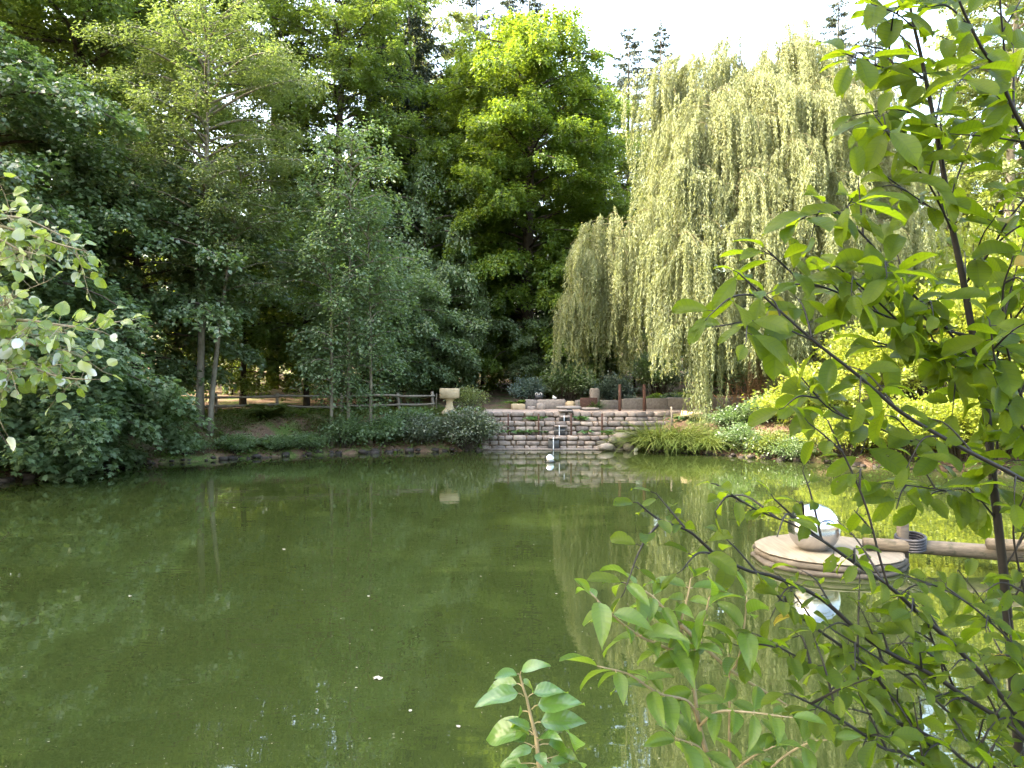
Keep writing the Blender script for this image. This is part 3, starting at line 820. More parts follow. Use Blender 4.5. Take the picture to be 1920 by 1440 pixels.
    S, O, LN, AV = np.concatenate(S), np.concatenate(O), np.concatenate(LN), np.concatenate(AV)
    zfloor = CAM_Z - (700 - 720) / 1400 * 27
    cnt = (LN * 36).astype(int)
    idx = np.repeat(np.arange(len(S)), cnt); n = len(idx)
    s = rng.rand(n) * LN[idx]
    od = unit(O[idx]); o = np.clip(np.hypot(O[:, 0], O[:, 1]) * .3, .08, .5)[idx]
    ph = (S[:, 0] * 3 + S[:, 1] * 5)[idx]
    P = S[idx].copy()
    P[:, :2] += od * (o * (1 - np.exp(-s / .5)))[:, None] + np.stack([np.sin(1.1 * s + ph), np.cos(.9 * s + ph)], 1) * (.05 + .02 * s)[:, None]
    P[:, 2] += .12 * np.sin(np.minimum(s / .5, pi)) - s
    P += rng.normal(0, .02, (n, 3))
    zmin = 2.45 + 1.3 * rng.rand(len(S)) ** 1.5; zmin[N_ARCH:] = .3
    keep = P[:, 2] > np.maximum(ground(P[:, 0], P[:, 1]) + .15, zmin[idx])
    P, s, od, idx = P[keep], s[keep], od[keep], idx[keep]; n = len(P)
    D = np.concatenate([od * .3 + rng.normal(0, .42, (n, 2)), -np.ones((n, 1))], 1)
    Nn = np.concatenate([rng.normal(0, 1, (n, 2)), rng.normal(.2, .4, (n, 1))], 1)
    L = rng.uniform(.08, .145, n)
    leaves(cr, P, D, Nn, L, L * .23, np.clip(AV[idx] + rng.normal(0, .22, n), 0, 1))
    return tr, cr
_w = willow()
wl = thing("willow_tree", (0, 0, 0), "big weeping willow with pale yellow-green curtains hanging over the right bank", "tree")
_w[0].obj("trunk", M['barkwillow'], wl, True); _w[1].obj("crown", M['willow'], wl)

# ------------------------------------------------------------------ shrubs, plants
def bush(seed, R, H, n_br, leafL, dens, leafW=.6, tilt=.6, flat=.6):
    """rounded many-stemmed shrub (stems MB, leaves MB)"""
    rng = np.random.RandomState(seed); tr, cr = MB(), MB()
    P, D, A = [], [], []
    for k in range(n_br):
        az = rng.uniform(0, 2 * pi); u = rng.rand() ** .6
        e = np.array([cos(az) * R * u, sin(az) * R * u, H * sqrt(max(0, 1 - u * u * flat * 1.2)) * rng.uniform(.75, 1.08)])
        s0 = np.array([cos(az) * R * .18 * u, sin(az) * R * .18 * u, -.1])
        pl = smooth_line([s0, s0 * .5 + e * .5 + [0, 0, .15 * H], e], 4)
        tr.add(*tube(pl, np.linspace(.016, .004, len(pl)), 3, False), .5)
        n = int(dens * rng.uniform(.6, 1.4))
        q = rng.uniform(.35, 1.06, n); s = np.linspace(0, 1, len(pl))
        b = np.stack([np.interp(q, s, pl[:, i]) for i in range(3)], 1) + rng.normal(0, .10 * R + .03, (n, 3)) * [1, 1, .7]
        P.append(b); d = b - [0, 0, H * .3]; D.append(unit(d) + rng.normal(0, .5, (n, 3)) - [0, 0, .2]); A.append(np.clip(rng.normal(.5, .2) + rng.normal(0, .25, n), 0, 1))
    P, D, A = np.concatenate(P), np.concatenate(D), np.concatenate(A); n = len(P)
    Nn = np.stack([rng.normal(0, tilt, n), rng.normal(0, tilt, n), np.ones(n)], 1)
    L = leafL * rng.uniform(.6, 1.25, n)
    leaves(cr, P, D, Nn, L, L * leafW, A)
    return tr, cr

def put_bush(name, b, mat, x, y, label, group=None, dz=0.0, cat="shrub", bark='bark'):
    t = thing(name, (x, y, gz(x, y) + dz), label, cat, group)
    b[0].obj("stems", M[bark], t); b[1].obj("foliage", mat, t)
    return t

# left of the wall
put_bush("silver_shrub", bush(101, 1.15, 1.25, 70, .085, 130), M['silver'], -1.5, 24.75, "rounded shrub with silvery leaves hanging to the water left of the stone wall")
put_bush("silver_shrub", bush(102, 1.0, .85, 46, .08, 110), M['silver'], -2.9, 24.75, "smaller silvery shrub left of the one against the stone wall")
bk = put_bush("bank_shrub", bush(103, .9, .8, 44, .10, 90), M['young'], -4.2, 24.5, "low green bank shrub below the fence's end and the pedestal", "low shrubs along the left bank")
dup(bk, gl(-5.35, 23.9), 1.2, 1.0, 1.1, "low bank shrub under the three young trees", "low shrubs along the left bank")
dup(bk, gl(-3.4, 25.7), 2.3, .9, .75, "low bank shrub just in front of the fence's last posts", "low shrubs along the left bank")
dup(bk, gl(-10.6, 22.0), 3.0, 1.0, .7, "low bank shrub left of the pale ash trunk", "low shrubs along the left bank")
dup(bk, gl(-11.6, 20.2), 4.4, 1.2, .9, "low bank shrub beside the overhanging maple", "low shrubs along the left bank")
dup(bk, gl(-8.2, 22.15), 0.6, .75, .6, "small weedy clump at the waterline right of the ash stems", "low shrubs along the left bank")
dup(bk, gl(-7.2, 22.75), 1.9, .7, .5, "small weedy clump at the waterline below the fern", "low shrubs along the left bank")
dup(bk, gl(-6.35, 23.2), 2.7, .8, .6, "small weedy clump at the waterline left of the young trees", "low shrubs along the left bank")
dup(bk, gl(-9.3, 21.4), 3.6, .7, .55, "small weedy clump at the waterline left of the ash stems", "low shrubs along the left bank")
put_bush("bluegreen_shrub", bush(104, .75, 1.25, 40, .09, 90), M['bluegreen'], X_(990, 31.5), 31.5, "blue-grey shrub behind the left stone blocks", None)
put_bush("evergreen_shrub", bush(105, 1.3, 1.7, 60, .10, 110), M['maple'], X_(1065, 33), 33, "dark evergreen shrub behind the rusty planter", None)
put_bush("evergreen_shrub", bush(106, .95, 1.25, 46, .09, 100), M['bluegreen'], X_(1148, 31.6), 31.6, "blue-green shrub behind the two tall rusty posts", None)
put_bush("evergreen_shrub", bush(107, 1.5, 2.2, 60, .12, 110), M['maple'], X_(1235, 34), 34, "dark shrub on the slope below the willow's dark gap", None)
put_bush("twiggy_shrub", bush(108, .8, .9, 34, .08, 60), M['pale'], X_(885, 28), 28, "light twiggy shrub right of the stone pedestal", None)
gc = put_bush("rockery_plant", bush(109, .55, .4, 26, .09, 60), M['bluegreen'], X_(1183, 30.9), 30.9, "silver-blue cushion plant above the block wall between the tall posts", "plants above the block wall", cat="plant")
g2 = put_bush("rockery_plant", bush(110, .6, .42, 26, .09, 60), M['fern'], X_(1222, 31), 31, "bright green cushion plant right of the right tall post", "plants above the block wall", cat="plant")
dup(gc, gl(X_(1262, 31), 31), 1.0, 1, 1, "blue-green cushion plant further right above the block wall")
dup(g2, gl(X_(1290, 31.2), 31.2), 2.0, 1, 1, "green cushion plant at the right end above the block wall")
dup(g2, gl(X_(1040, 30.8), 30.8), 2.0, .45, .6, "small leafy plant above the blocks left of the rusty planter")

# sunny right bank
G_R = "sunlit shrubs on the right bank"
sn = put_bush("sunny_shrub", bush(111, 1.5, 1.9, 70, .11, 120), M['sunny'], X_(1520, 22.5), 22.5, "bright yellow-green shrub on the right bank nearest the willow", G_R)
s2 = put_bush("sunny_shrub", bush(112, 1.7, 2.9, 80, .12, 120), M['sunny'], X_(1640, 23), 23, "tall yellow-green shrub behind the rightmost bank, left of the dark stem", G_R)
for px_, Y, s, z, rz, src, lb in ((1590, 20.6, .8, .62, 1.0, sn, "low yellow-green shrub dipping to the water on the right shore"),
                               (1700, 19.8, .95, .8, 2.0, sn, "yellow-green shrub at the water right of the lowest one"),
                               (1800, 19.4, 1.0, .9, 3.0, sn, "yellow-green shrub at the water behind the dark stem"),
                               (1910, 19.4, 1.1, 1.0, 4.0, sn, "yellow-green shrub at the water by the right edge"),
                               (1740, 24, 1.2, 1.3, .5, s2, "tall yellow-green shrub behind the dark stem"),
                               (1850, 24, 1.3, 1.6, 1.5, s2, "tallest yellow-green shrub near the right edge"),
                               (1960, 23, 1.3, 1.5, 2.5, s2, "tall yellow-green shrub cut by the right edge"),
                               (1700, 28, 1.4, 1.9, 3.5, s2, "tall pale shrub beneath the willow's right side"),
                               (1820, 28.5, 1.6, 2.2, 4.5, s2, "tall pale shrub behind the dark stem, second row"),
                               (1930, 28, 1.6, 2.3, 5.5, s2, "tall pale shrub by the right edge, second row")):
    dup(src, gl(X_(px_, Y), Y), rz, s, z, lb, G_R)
put_bush("bank_plant", bush(113, .9, .75, 44, .08, 80), M['maple'], X_(1392, 22.8), 22.8, "dark green plant clump at the water under the willow's trailing tress", None, cat="plant")
put_bush("bank_plant", bush(114, .8, .6, 40, .08, 70), M['olive'], X_(1450, 22.0), 22.0, "olive clump at the water between the willow tress and the yellow shrubs", None, cat="plant")

bp = bpy.data.objects["bank_plant"]
dup(bp, gl(X_(1432, 24.2), 24.2), 1.0, 1.0, 1.0, "dark green plant clump upslope of the olive clump, by the reddish twigs")
dup(bp, gl(X_(1370, 24.6), 24.6), 2.0, .9, .8, "dark green plant clump right of the sandy slab on the bare slope")
dup(bp, gl(X_(1490, 21.4), 21.4), 3.0, .9, .8, "dark green plant clump at the water left of the lowest yellow-green shrub")
# dry reddish twigs under the willow
rng = np.random.RandomState(120); mb = MB()
for kx in range(150):
    p0 = np.array([X_(1425, 27.5) + rng.normal(0, .6), 27.5 + rng.normal(0, .4), 0]); p0[2] = gz(p0[0], p0[1])
    d = np.array([rng.normal(0, .35), rng.normal(0, .3), 1.0]); L = rng.uniform(.6, 2.2)
    mb.add(*tube(smooth_line([p0, p0 + d * L * .6, p0 + d * L + np.array([rng.normal(0, .3), 0, -.35 * L])], 3), np.linspace(.011, .005, 7), 3, False), rng.rand())
tag(mb.obj("twig_thicket", M['redtwig']), "thicket of dry reddish twigs under the willow's trunk", "shrub")

# grass clumps
def grass_clump(seed, n, R, h, w=.022, spread=.55):
    rng = np.random.RandomState(seed); mb = MB()
    a = rng.uniform(0, 2 * pi, n); r = R * np.sqrt(rng.rand(n))
    P = np.stack([r * np.cos(a), r * np.sin(a), 0 * a - .03], 1)
    D = np.stack([np.cos(a) * spread * (.3 + r / R) + rng.normal(0, .25, n), np.sin(a) * spread * (.3 + r / R) + rng.normal(0, .25, n), np.ones(n)], 1)
    Nn = np.stack([-np.cos(a), -np.sin(a), .5 + 0 * a], 1) + rng.normal(0, .3, (n, 3))
    L = h * rng.uniform(.5, 1.15, n)
    leaves(mb, P, D, -Nn * [-1, -1, -1], L, w, rng.rand(n), (BL_V, BL_F))
    return mb
G_G = "long grass tufts on the right bank"
gr = grass_clump(131, 850, .75, 1.35, .026, .75).obj("grass_tuft", M['grass'], None, loc=gl(X_(1235, 24.6), 24.6)); tag(gr, "large tuft of long grass at the wall's right end", "grass", G_G)
def dup1(o, loc, rz, s, label, group=None):
    c = o.copy(); COL.objects.link(c); c.location = loc; c.rotation_euler = (0, 0, rz); c.scale = (s, s, s); c["label"] = label
    if group: c["group"] = group
    return c
dup1(gr, gl(X_(1275, 24.3), 24.3), 1.0, .9, "long grass tuft right of the large one, left of the willow tress")
dup1(gr, gl(X_(1330, 23.6), 23.6), 2.0, .75, "lower grass tuft by the water under the willow tress")
dup1(gr, gl(X_(1208, 25.4), 25.4), 3.0, .8, "grass tuft behind the large one, against the stepped stones")
lav = grass_clump(132, 260, .22, .55, .02, .35).obj("grass_plant", M['hosta'], None, loc=gl(X_(1113, 29.2), 29.2)); tag(lav, "spiky green plant standing in front of the rusty planter", "plant")
lit = grass_clump(133, 380, .5, .35, .016).obj("grass_tuft", M['grass'], None, loc=gl(-7.9, 23.0)); tag(lit, "short grass tuft on the bank right of the pale ash", "grass", "short grass tufts on the left bank")
dup1(lit, gl(-7.1, 23.4), 1.0, 1.0, "short grass tuft in front of the fern")
dup1(lit, gl(-8.6, 22.6), 2.0, .9, "short grass tuft at the foot of the leaning ash stem")

def fern(seed, n, L):
    rng = np.random.RandomState(seed); mb = MB()
    for k in range(n):
        a = 2 * pi * k / n + rng.uniform(-.3, .3); ln = L * rng.uniform(.75, 1.15)
        s = np.linspace(0, 1, 26)
        up = rng.uniform(.7, 1.1)
        pl = np.stack([np.cos(a) * ln * .85 * s, np.sin(a) * ln * .85 * s, ln * (1.35 * up * s - 1.0 * up * s * s)], 1)
        mb.add(*tube(pl[::5], np.linspace(.006, .002, 6), 3, False), .2)
        lat = np.array([-sin(a), cos(a), 0]); tg = unit(np.gradient(pl, axis=0))
        w = ln * .24 * np.sin(pi * np.clip(s * .9 + .1, 0, 1)) ** .8
        for sg in (-1, 1):
            leaves(mb, pl, tg * .35 + lat * sg + [0, 0, -.15], np.tile([0, 0, 1.0], (26, 1)) + rng.normal(0, .12, (26, 3)), w[:], .045 * ln / .8, np.clip(rng.normal(.5, .2, 26), 0, 1))
    return mb
f1 = fern(141, 17, 1.05).obj("fern", M['grass'], None, loc=gl(X_(507, 24.6), 24.6)); tag(f1, "broad dark green fern on the left bank before the fence", "fern")
f2 = fern(142, 13, .75).obj("fern", M['fern'], None, loc=gl(X_(972, 30.5), 30.5)); tag(f2, "light green fern behind the yellowish sandstone block", "fern")
dup1(f2, gl(X_(1250, 31.8), 31.8), 1.0, 1.4, "yellow-green fern above the block wall under the willow")
dup1(f2, gl(X_(994, 30.8), 30.8), 2.0, .7, "small yellowish fern left of the black pot")

def hosta(seed, n, R, L):
    rng = np.random.RandomState(seed); mb = MB()
    T, U = hero_leaf(W_OVATE, .2, .45, .02, 5)
    for kx in range(n):
        c = np.array([rng.normal(0, R), rng.normal(0, R * .35), 0])
        m = 9; a = rng.uniform(0, 2 * pi, m)
        D = np.stack([np.cos(a), np.sin(a), rng.uniform(.1, .9, m)], 1)
        leaves(mb, c + D * .04 + [0, 0, .04], D, np.tile([0, 0, 1.0], (m, 1)) + rng.normal(0, .25, (m, 3)), L * rng.uniform(.7, 1.2, m), L * .55, rng.rand(m), T)
    return mb
G_H = "leafy plants on the wall ledges"
for i, (px_, z, y, n, R, lb) in enumerate((
    (972, .49, 25.38, 9, .34, "broad-leaved plant on the lowest ledge by the leftmost rusty post"),
    (1012, .93, 25.98, 7, .26, "leafy plant on the upper ledge behind the second rusty post"),
    (1092, .93, 25.98, 6, .22, "leafy plant on the upper ledge right of the cascade"),
    (1136, .49, 25.38, 4, .16, "small plant on the lowest ledge beside the fourth rusty post"),
    (1090, .49, 25.38, 2, .10, "tiny plant on the lowest ledge right of the cascade"),
    (1278, 1.0, 26.3, 4, .18, "low dark plant beside the sandy slab under the willow"))):
    o = hosta(150 + i, n, R * 1.1, .18).obj("ledge_plant", M['hosta'], None, loc=(X_(px_, y), y, z if i < 5 else gz(X_(px_, y), y))); tag(o, lb, "plant", G_H)

# ------------------------------------------------------------------ terraced stone wall
rng = np.random.RandomState(200)
def course_wall(path, z0, z1, depth, h, lean=0.0, sw=(.17, .48)):
    """stones laid along a polyline (front face on the line)"""
    mb = MB(); path = np.asarray(path, float)
    seg = np.linalg.norm(np.diff(path, axis=0), axis=1); cum = np.concatenate([[0], np.cumsum(seg)])
    n = max(1, int(round((z1 - z0) / h))); hh = (z1 - z0) / n
    for r in range(n):
        s = -rng.uniform(0, .2)
        while s < cum[-1] - .05:
            w = rng.uniform(*sw); m = min(max(s + w / 2, .03), cum[-1] - .03)
            p = np.array([np.interp(m, cum, path[:, 0]), np.interp(m, cum, path[:, 1])])
            q = np.array([np.interp(min(m + .05, cum[-1]), cum, path[:, 0]), np.interp(min(m + .05, cum[-1]), cum, path[:, 1])])
            p_ = np.array([np.interp(max(m - .05, 0), cum, path[:, 0]), np.interp(max(m - .05, 0), cum, path[:, 1])])
            rz = math.atan2(*(q - p_)[::-1])
            off = depth / 2 + r * lean + rng.normal(0, .018)
            c = (p[0] - sin(rz) * off, p[1] + cos(rz) * off, z0 + (r + .5) * hh + rng.normal(0, .003))
            mb.add(*cbox(c, (w - rng.uniform(.022, .05), depth + rng.uniform(0, .05), hh - rng.uniform(.018, .036)), .022, rz + rng.normal(0, .03), .010, rng), np.clip(rng.normal(.5, .25), 0, 1))
            s += w
    return mb
wall = thing("terraced_wall", (1.7, 25.0, 0), "terraced dry stone wall of pinkish grey blocks in three tiers at the pond's end", "wall")
def wpart(mb, name, mat): 
    for i in range(len(mb.V)): mb.V[i] = mb.V[i] - np.array([1.7, 25.0, 0])
    return mb.obj(name, mat, wall)
wpart(course_wall([(-.95, 24.98), (4.15, 24.98)], -.02, .47, .3, .165, .012), "lower_tier", M['stone'])
wpart(course_wall([(-.9, 25.55), (4.3, 25.55)], .42, .92, .3, .165, .012), "middle_tier", M['stone'])
wpart(course_wall([(-.95, 26.15), (4.3, 26.15), (5.6, 26.7), (6.9, 27.45)], .86, 1.23, .3, .165, .012), "upper_tier", M['stone'])
wpart(course_wall([(4.4, 25.75), (5.9, 26.45)], .55, .9, .3, .17, .01, (.3, .6)), "side_steps", M['stone'])
mb = MB(); mb.add(*cbox((1.65, 25.42, .235), (5.2, .34, .44), .01), .5); mb.add(*cbox((1.7, 26.0, .66), (5.3, .36, .5), .01), .5)
mb.add(*cbox((1.65, 25.15, .0), (5.0, .2, .6), .01), .3)
mb.add(*cbox((1.7, 25.75, .55), (5.1, .2, .5), .01), .3)
mb.add(*cbox((1.8, 26.38, .85), (5.1, .2, .64), .01), .3)
wpart(mb, "planting_ledge", M['soil'])
mb = MB(); mb.add(*cbox((1.6, 24.92, .02), (4.8, .22, .06), .02), .2)
wpart(mb, "foot_ledge", M['stone'])

# cascade of spout slabs
cas = thing("cascade", (X_(1048, 25.5), 25.5, 0), "little cascade of stone spouts and dark slate stepping down the wall", "waterfall")
cl = np.array([X_(1048, 25.5), 25.5, 0])
def cpart(name, items, mat, smooth=False):
    mb = MB()
    for V, F in items: mb.add(V - cl, F, rng.uniform(.35, .65))
    return mb.obj(name, mat, cas, smooth)
for (pxc, Y, zt, w, drop) in ((1058, 26.02, 1.035, .40, .12), (1049, 25.46, .735, .42, .30), (1038, 24.9, .37, .40, .36)):
    x = X_(pxc, Y)
    cpart("spout_slab", [cbox((x + .03, Y, zt + .03), (w, .34, .055), .015, .06, .008, rng)], M['stone'])
    cpart("slate_back", [cbox((x, Y + .02, zt - drop / 2 - .01), (w * .9, .08, drop), .006)], M['slate'])
    cpart("water_stream", [tube(smooth_line([(x - .02, Y - .16, zt + .06), (x - .02, Y - .22, zt + .03), (x - .02, Y - .24, zt - drop * .5), (x - .02, Y - .25, zt - drop)], 4), (.018,) * 13, 6)], M['trickle'], True)
cpart("table_slab", [rock((X_(1066, 26.6), 26.6, 1.36), (.95, .7, .13), np.random.RandomState(3), 14, 6, .06)], M['granite'], True)
cpart("side_slab", [rock((X_(1106, 26.7), 26.7, 1.31), (.75, .6, .12), np.random.RandomState(4), 12, 6, .06)], M['stone'], True)
cpart("channel_stone", [cbox((X_(1068, 26.4), 26.42, 1.245), (.2, .25, .13), .02)], M['slate'])
cpart("trough_slab", [cbox((X_(1060, 26.3), 26.22, 1.255), (.5, .35, .05), .015, .05)], M['granite'])

# rusty posts on the ledge, tall posts, stakes
G_P = "slim rusty posts on the wall's lowest ledge"
pm = MB(); pm.add(*cbox((0, 0, .36), (.06, .014, .76), .003), .5); pm.add(*cbox((-.024, .027, .36), (.012, .040, .76), .003), .5)
posts = [(953, .72), (1010, .74), (1071, .75), (1129, .74)]
lbs = ["leftmost of the four slim rusty posts on the stone wall", "second slim rusty post, just left of the cascade", "third slim rusty post, just right of the cascade", "rightmost of the four slim rusty posts on the stone wall"]
p0 = None
for (px_, h), lb in zip(posts, lbs):
    loc = (X_(px_, 25.36), 25.36, .45)
    if p0 is None: p0 = pm.obj("rusty_post", M['rust'], None, loc=loc); tag(p0, lb, "post", G_P)
    else: dup1(p0, loc, 0, 1, lb)
mb = MB(); a = np.array([X_(1010, 25.33), 25.33, .62]); b = np.array([X_(1071, 25.33), 25.33, .63])
mb.add(*tube([a, (a + b) / 2 - [0, 0, .012], b], .006, 5), .8)
tag(mb.obj("wire", M['granite']), "thin pale wire strung between the two middle rusty posts", "wire")
tp = MB(); tp.add(*cbox((0, 0, .5), (.10, .10, 1.04), .012), .6)
t1 = tp.obj("tall_post", M['rust'], None, loc=(X_(1162, 28), 28, 1.17)); tag(t1, "left tall rusty square post on the gravel terrace", "post", "tall rusty posts on the terrace")
dup1(t1, (X_(1208, 28), 28, 1.17), .2, 1, "right tall rusty square post on the gravel terrace")
sk = MB(); V, F = tube([(0, 0, -.1), (.01, 0, .35), (.0, 0, .72)], (.035, .032, .028), 7); sk.add(V, F, .5)
s1 = sk.obj("wooden_stake", M['wood'], None, loc=gl(X_(1195, 25.7), 25.7)); tag(s1, "short wooden stake standing in the grass at the wall's end", "post")
dup1(s1, gl(X_(1259, 25.6), 25.6), .6, 1.15, "dark wooden stake right of the large grass tuft")

# blocks at the back of the terrace
def block(name, px0, px1, py0, py1, Y, dep, mat, label, cat="stone", rz=0.0, group=None, var=.5, b=.035):
    a, c = at(px0, py1, Y), at(px1, py0, Y)
    loc = ((a[0] + c[0]) / 2, Y + dep / 2, 1.17); h = c[2] - 1.17
    mb = MB().add(*cbox((0, 0, h / 2), (c[0] - a[0], dep, h), b, rz, .012, rng), var)
    o = mb.obj(name, mat, None, loc=loc)
    if label: tag(o, label, cat, group)
    return o
block("sandstone_block", 959, 984, 757, 768, 29.3, .4, M['sandstone'], "yellowish sandstone block lying left of the grey block wall", rz=.1)
def block_wall(name, items, label):
    t = thing(name, (X_(items[0][0], items[0][4]), items[0][4], 1.17), label, "wall", "low block walls behind the terrace")
    for it in items:
        o = block("stone_block", *it[:5], .45, it[5], None, var=it[6])
        o.location = Vector(o.location) - t.location; o.parent = t
    return t
block_wall("block_wall", [(984, 1007, 750, 768, 30, M['granite'], .45), (1007.4, 1061, 749, 768, 30.05, M['granite'], .62), (989, 1005, 762, 770, 29.4, M['granite'], .55), (1006, 1023, 757, 769, 29.3, M['granite'], .75), (1079, 1090, 750, 766, 30, M['granite'], .55)],
           "left low wall of big grey blocks behind the terrace")
block_wall("block_wall", [(1126, 1168, 750, 762, 30.0, M['granite'], .25), (1168.3, 1212, 748, 763, 29.8, M['granite'], .62), (1212.3, 1252, 747, 763, 29.7, M['granite'], .72), (1252.3, 1300, 746, 763, 29.6, M['granite'], .66), (1300.4, 1345, 746, 764, 29.4, M['granite'], .55), (1345.4, 1392, 746, 764, 29.2, M['granite'], .5)],
           "right low wall of big grey blocks ending under the willow")
mb = MB().add(*rock((0, 0, .17), (.42, .36, .40), np.random.RandomState(8), 10, 6, .05), .5)
tag(mb.obj("round_stone", M['sandstone'], None, True, (X_(1070, 29.6), 29.75, 1.17)), "brown rounded stone set between the grey blocks", "stone")
mb = MB().add(*cbox((0, 0, .24), (.66, .08, .52), .006), .4).add(*cbox((-.29, .16, .24), (.06, .24, .5), .006), .4).add(*cbox((.29, .16, .24), (.06, .24, .5), .006), .4)
tag(mb.obj("rusty_planter", M['rust'], None, loc=(X_(1104, 29), 29.0, 1.17)), "dark rusty steel planter box among the grey blocks", "planter")
block("upright_stone", 1107, 1124, 728, 762, 30.4, .3, M['granite'], "upright grey stone slab standing behind the rusty planter", var=.6, b=.05)
pot = thing("black_pot", (X_(1010, 30.2), 30.25, 1.17 + .41), "small black pot with two pale rings sitting on the left blocks", "pot")
mb = MB().add(*cbox((0, 0, .09), (.33, .2, .18), .03), .5); mb.obj("body", M['black'], pot)
for sx in (-.08, .08):
    a = np.linspace(0, 2 * pi, 13); mb = MB().add(*tube(np.stack([sx + .055 * np.cos(a), 0 * a - .05, .21 + .05 * np.sin(a)], 1), .014, 5, False), .5)
    mb.obj("ring", M['white'], pot, True)
mb = MB().add(*rock((0, 0, .05), (.18, .10, .10), np.random.RandomState(9), 8, 5, .1), .5).add(*rock((-.05, 0, .11), (.07, .06, .08), np.random.RandomState(10), 8, 5, .05), .5)
tag(mb.obj("white_stone", M['white'], None, True, (X_(1040, 30.2), 30.2, 1.17 + .42)), "tiny white stone on top of the left blocks", "stone")
mb = MB().add(*cbox((0, 0, 0), (.75, .5, .14), .04, .35, .02, rng), .7)
tag(mb.obj("sandy_slab", M['sandstone'], None, loc=(X_(1300, 26.2), 26.2, gz(X_(1300, 26.2), 26.2) + .1)), "sunlit sandy slab lying below the willow's trailing tress", "stone")

# rocks at the water
G_K = "boulders at the wall's foot"
for i, (px_, Y, s, lb) in enumerate(((1137, 24.6, (.62, .45, .24), "flat pale boulder at the waterline before the wall"),
                                     (1178, 24.6, (.42, .4, .26), "grey boulder at the waterline by the grass tuft"),
                                     (1149, 24.9, (.32, .3, .24), "dark boulder stacked behind the flat pale one"),
                                     (1168, 24.95, (.5, .4, .5), "grey boulder stacked against the wall's right end"),
                                     (1192, 24.4, (.13, .12, .12), "small white stone at the waterline by the grass"))):
    mb = MB().add(*rock((0, 0, 0), s, np.random.RandomState(30 + i), 8, 5, .26), (.6, .45, .15, .5, 1)[i])
    tag(mb.obj("boulder", M['granite' if i != 4 else 'white'], None, False, (X_(px_, Y), Y, s[2] * .3 + (.05, .03, .24, .22, .02)[i])), lb, "boulder", G_K)

# ------------------------------------------------------------------ stone pedestal
pl_ = (X_(843, 27), 27.0, gz(X_(843, 27), 27.0))
ped = thing("stone_pedestal", pl_, "pale sandstone block on a waisted pedestal at the fence's end", "sculpture")
zb = at(843, 747, 27)[2] - pl_[2]; zt = at(843, 728, 27)[2] - pl_[2]
prof = [(.30, -.15), (.29, .06), (.24, .10), (.17, .2), (.125, .33), (.115, zb - .14), (.15, zb - .06), (.24, zb - .01), (.25, zb)]
V = []; n = 12
for r, z in prof:
    for k in range(n):
        t = 2 * pi * k / n + pi / 12
        c, s_ = cos(t), sin(t); m = max(abs(c), abs(s_)) ** .6
        V.append((r * c / m, r * s_ / m * .8, z))
F = [(i * n + k, i * n + (k + 1) % n, (i + 1) * n + (k + 1) % n, (i + 1) * n + k) for i in range(len(prof) - 1) for k in range(n)] + [tuple((len(prof) - 1) * n + k for k in range(n))]
MB().add(np.array(V), F, .75).obj("pedestal", M['sandstone'], ped)
MB().add(*cbox((0, 0, (zb + zt) / 2), (.70, .45, zt - zb), .035, 0, .006, rng), .6).obj("block", M['sandstone'], ped)

# ------------------------------------------------------------------ split rail fence
fpts = [(300, 24.6), (405, 25.2), (519, 26.0), (640, 26.8), (747, 27.5), (811, 28.0)]
FP = []
for px_, Y in fpts:
    x = X_(px_, Y); FP.append(np.array([x, Y, gz(x, Y)]))
fen = thing("rail_fence", tuple(FP[0]), "low weathered split-rail fence with two rails along the left bank", "fence")
for i, p in enumerate(FP):
    q = p - FP[0]
    V, F = tube([q + [0, 0, -.2], q + [.01, 0, .3], q + [rng.normal(0, .02), 0, .70 + .03 * (i % 2)]], (.06, .056, .05), 8)
    MB().add(V, F, rng.uniform(.4, .7)).obj("post", M['wood'], fen)
for hz, nm in ((.60, 'top'), (.28, 'low')):
    for i in range(len(FP) - 1):
        a = FP[i] - FP[0] + [0, -.06, hz + rng.normal(0, .015)]; b = FP[i + 1] - FP[0] + [0, -.06, hz + rng.normal(0, .015)]
        e = unit(b - a)
        V, F = tube(smooth_line([a - e * .1, (a + b) / 2 + [0, 0, rng.normal(0, .02)], b + e * .1], 4), .042 + .006 * np.sin(np.arange(9) + i), 7)
        MB().add(V, F, rng.uniform(.45, .85)).obj("rail", M['wood'], fen)
st = MB(); V, F = tube([(0, 0, -.1), (0, .01, .35), (.01, 0, .66)], (.022, .02, .018), 6); st.add(V, F, .7)
s_ = st.obj("thin_stake", M['wood'], None, loc=gl(X_(818, 28), 28)); tag(s_, "thin wooden stake between the fence's end and the pedestal", "post")

# ------------------------------------------------------------------ woodshed on the right
sh = thing("woodshed", gl(13.0, 33.0), "open woodshed with stacked logs half hidden behind the willow and shrubs", "shed")
z0 = sh.location.z
for x in (-1.9, -.65, 1.2, 3.2):
    MB().add(*cbox((x, -.9, 1.25), (.13, .13, 2.7), .01), .9).obj("post", M['woodpale'], sh)
MB().add(*cbox((.7, .9, 1.3), (5.6, .06, 2.6), .01), .5).obj("back_wall", M['wooddark'], sh)
mb = MB(); V, F = cbox((.7, 0, 0), (6.2, 2.9, .10), .01); V[:, 2] += 2.75 - .28 * V[:, 1] * -1; mb.add(V, F, .5); mb.obj("roof", M['wooddark'], sh)
MB().add(*cbox((.7, -.2, .48), (5.2, 1.2, .10), .01), .4).obj("shelf_floor", M['wooddark'], sh)
mb = MB(); r2 = np.random.RandomState(61)
for r in range(4):
    for c in range(26):
        x = -1.8 + .195 * c + (.1 if r % 2 else 0); z = .63 + r * .17
        mb.add(*tube([(x, -.75 + r2.uniform(-.04, .04), z), (x, .3, z)], .09 * r2.uniform(.8, 1.05), 8), r2.rand())
mb.obj("log_stack", M['logend'], sh)

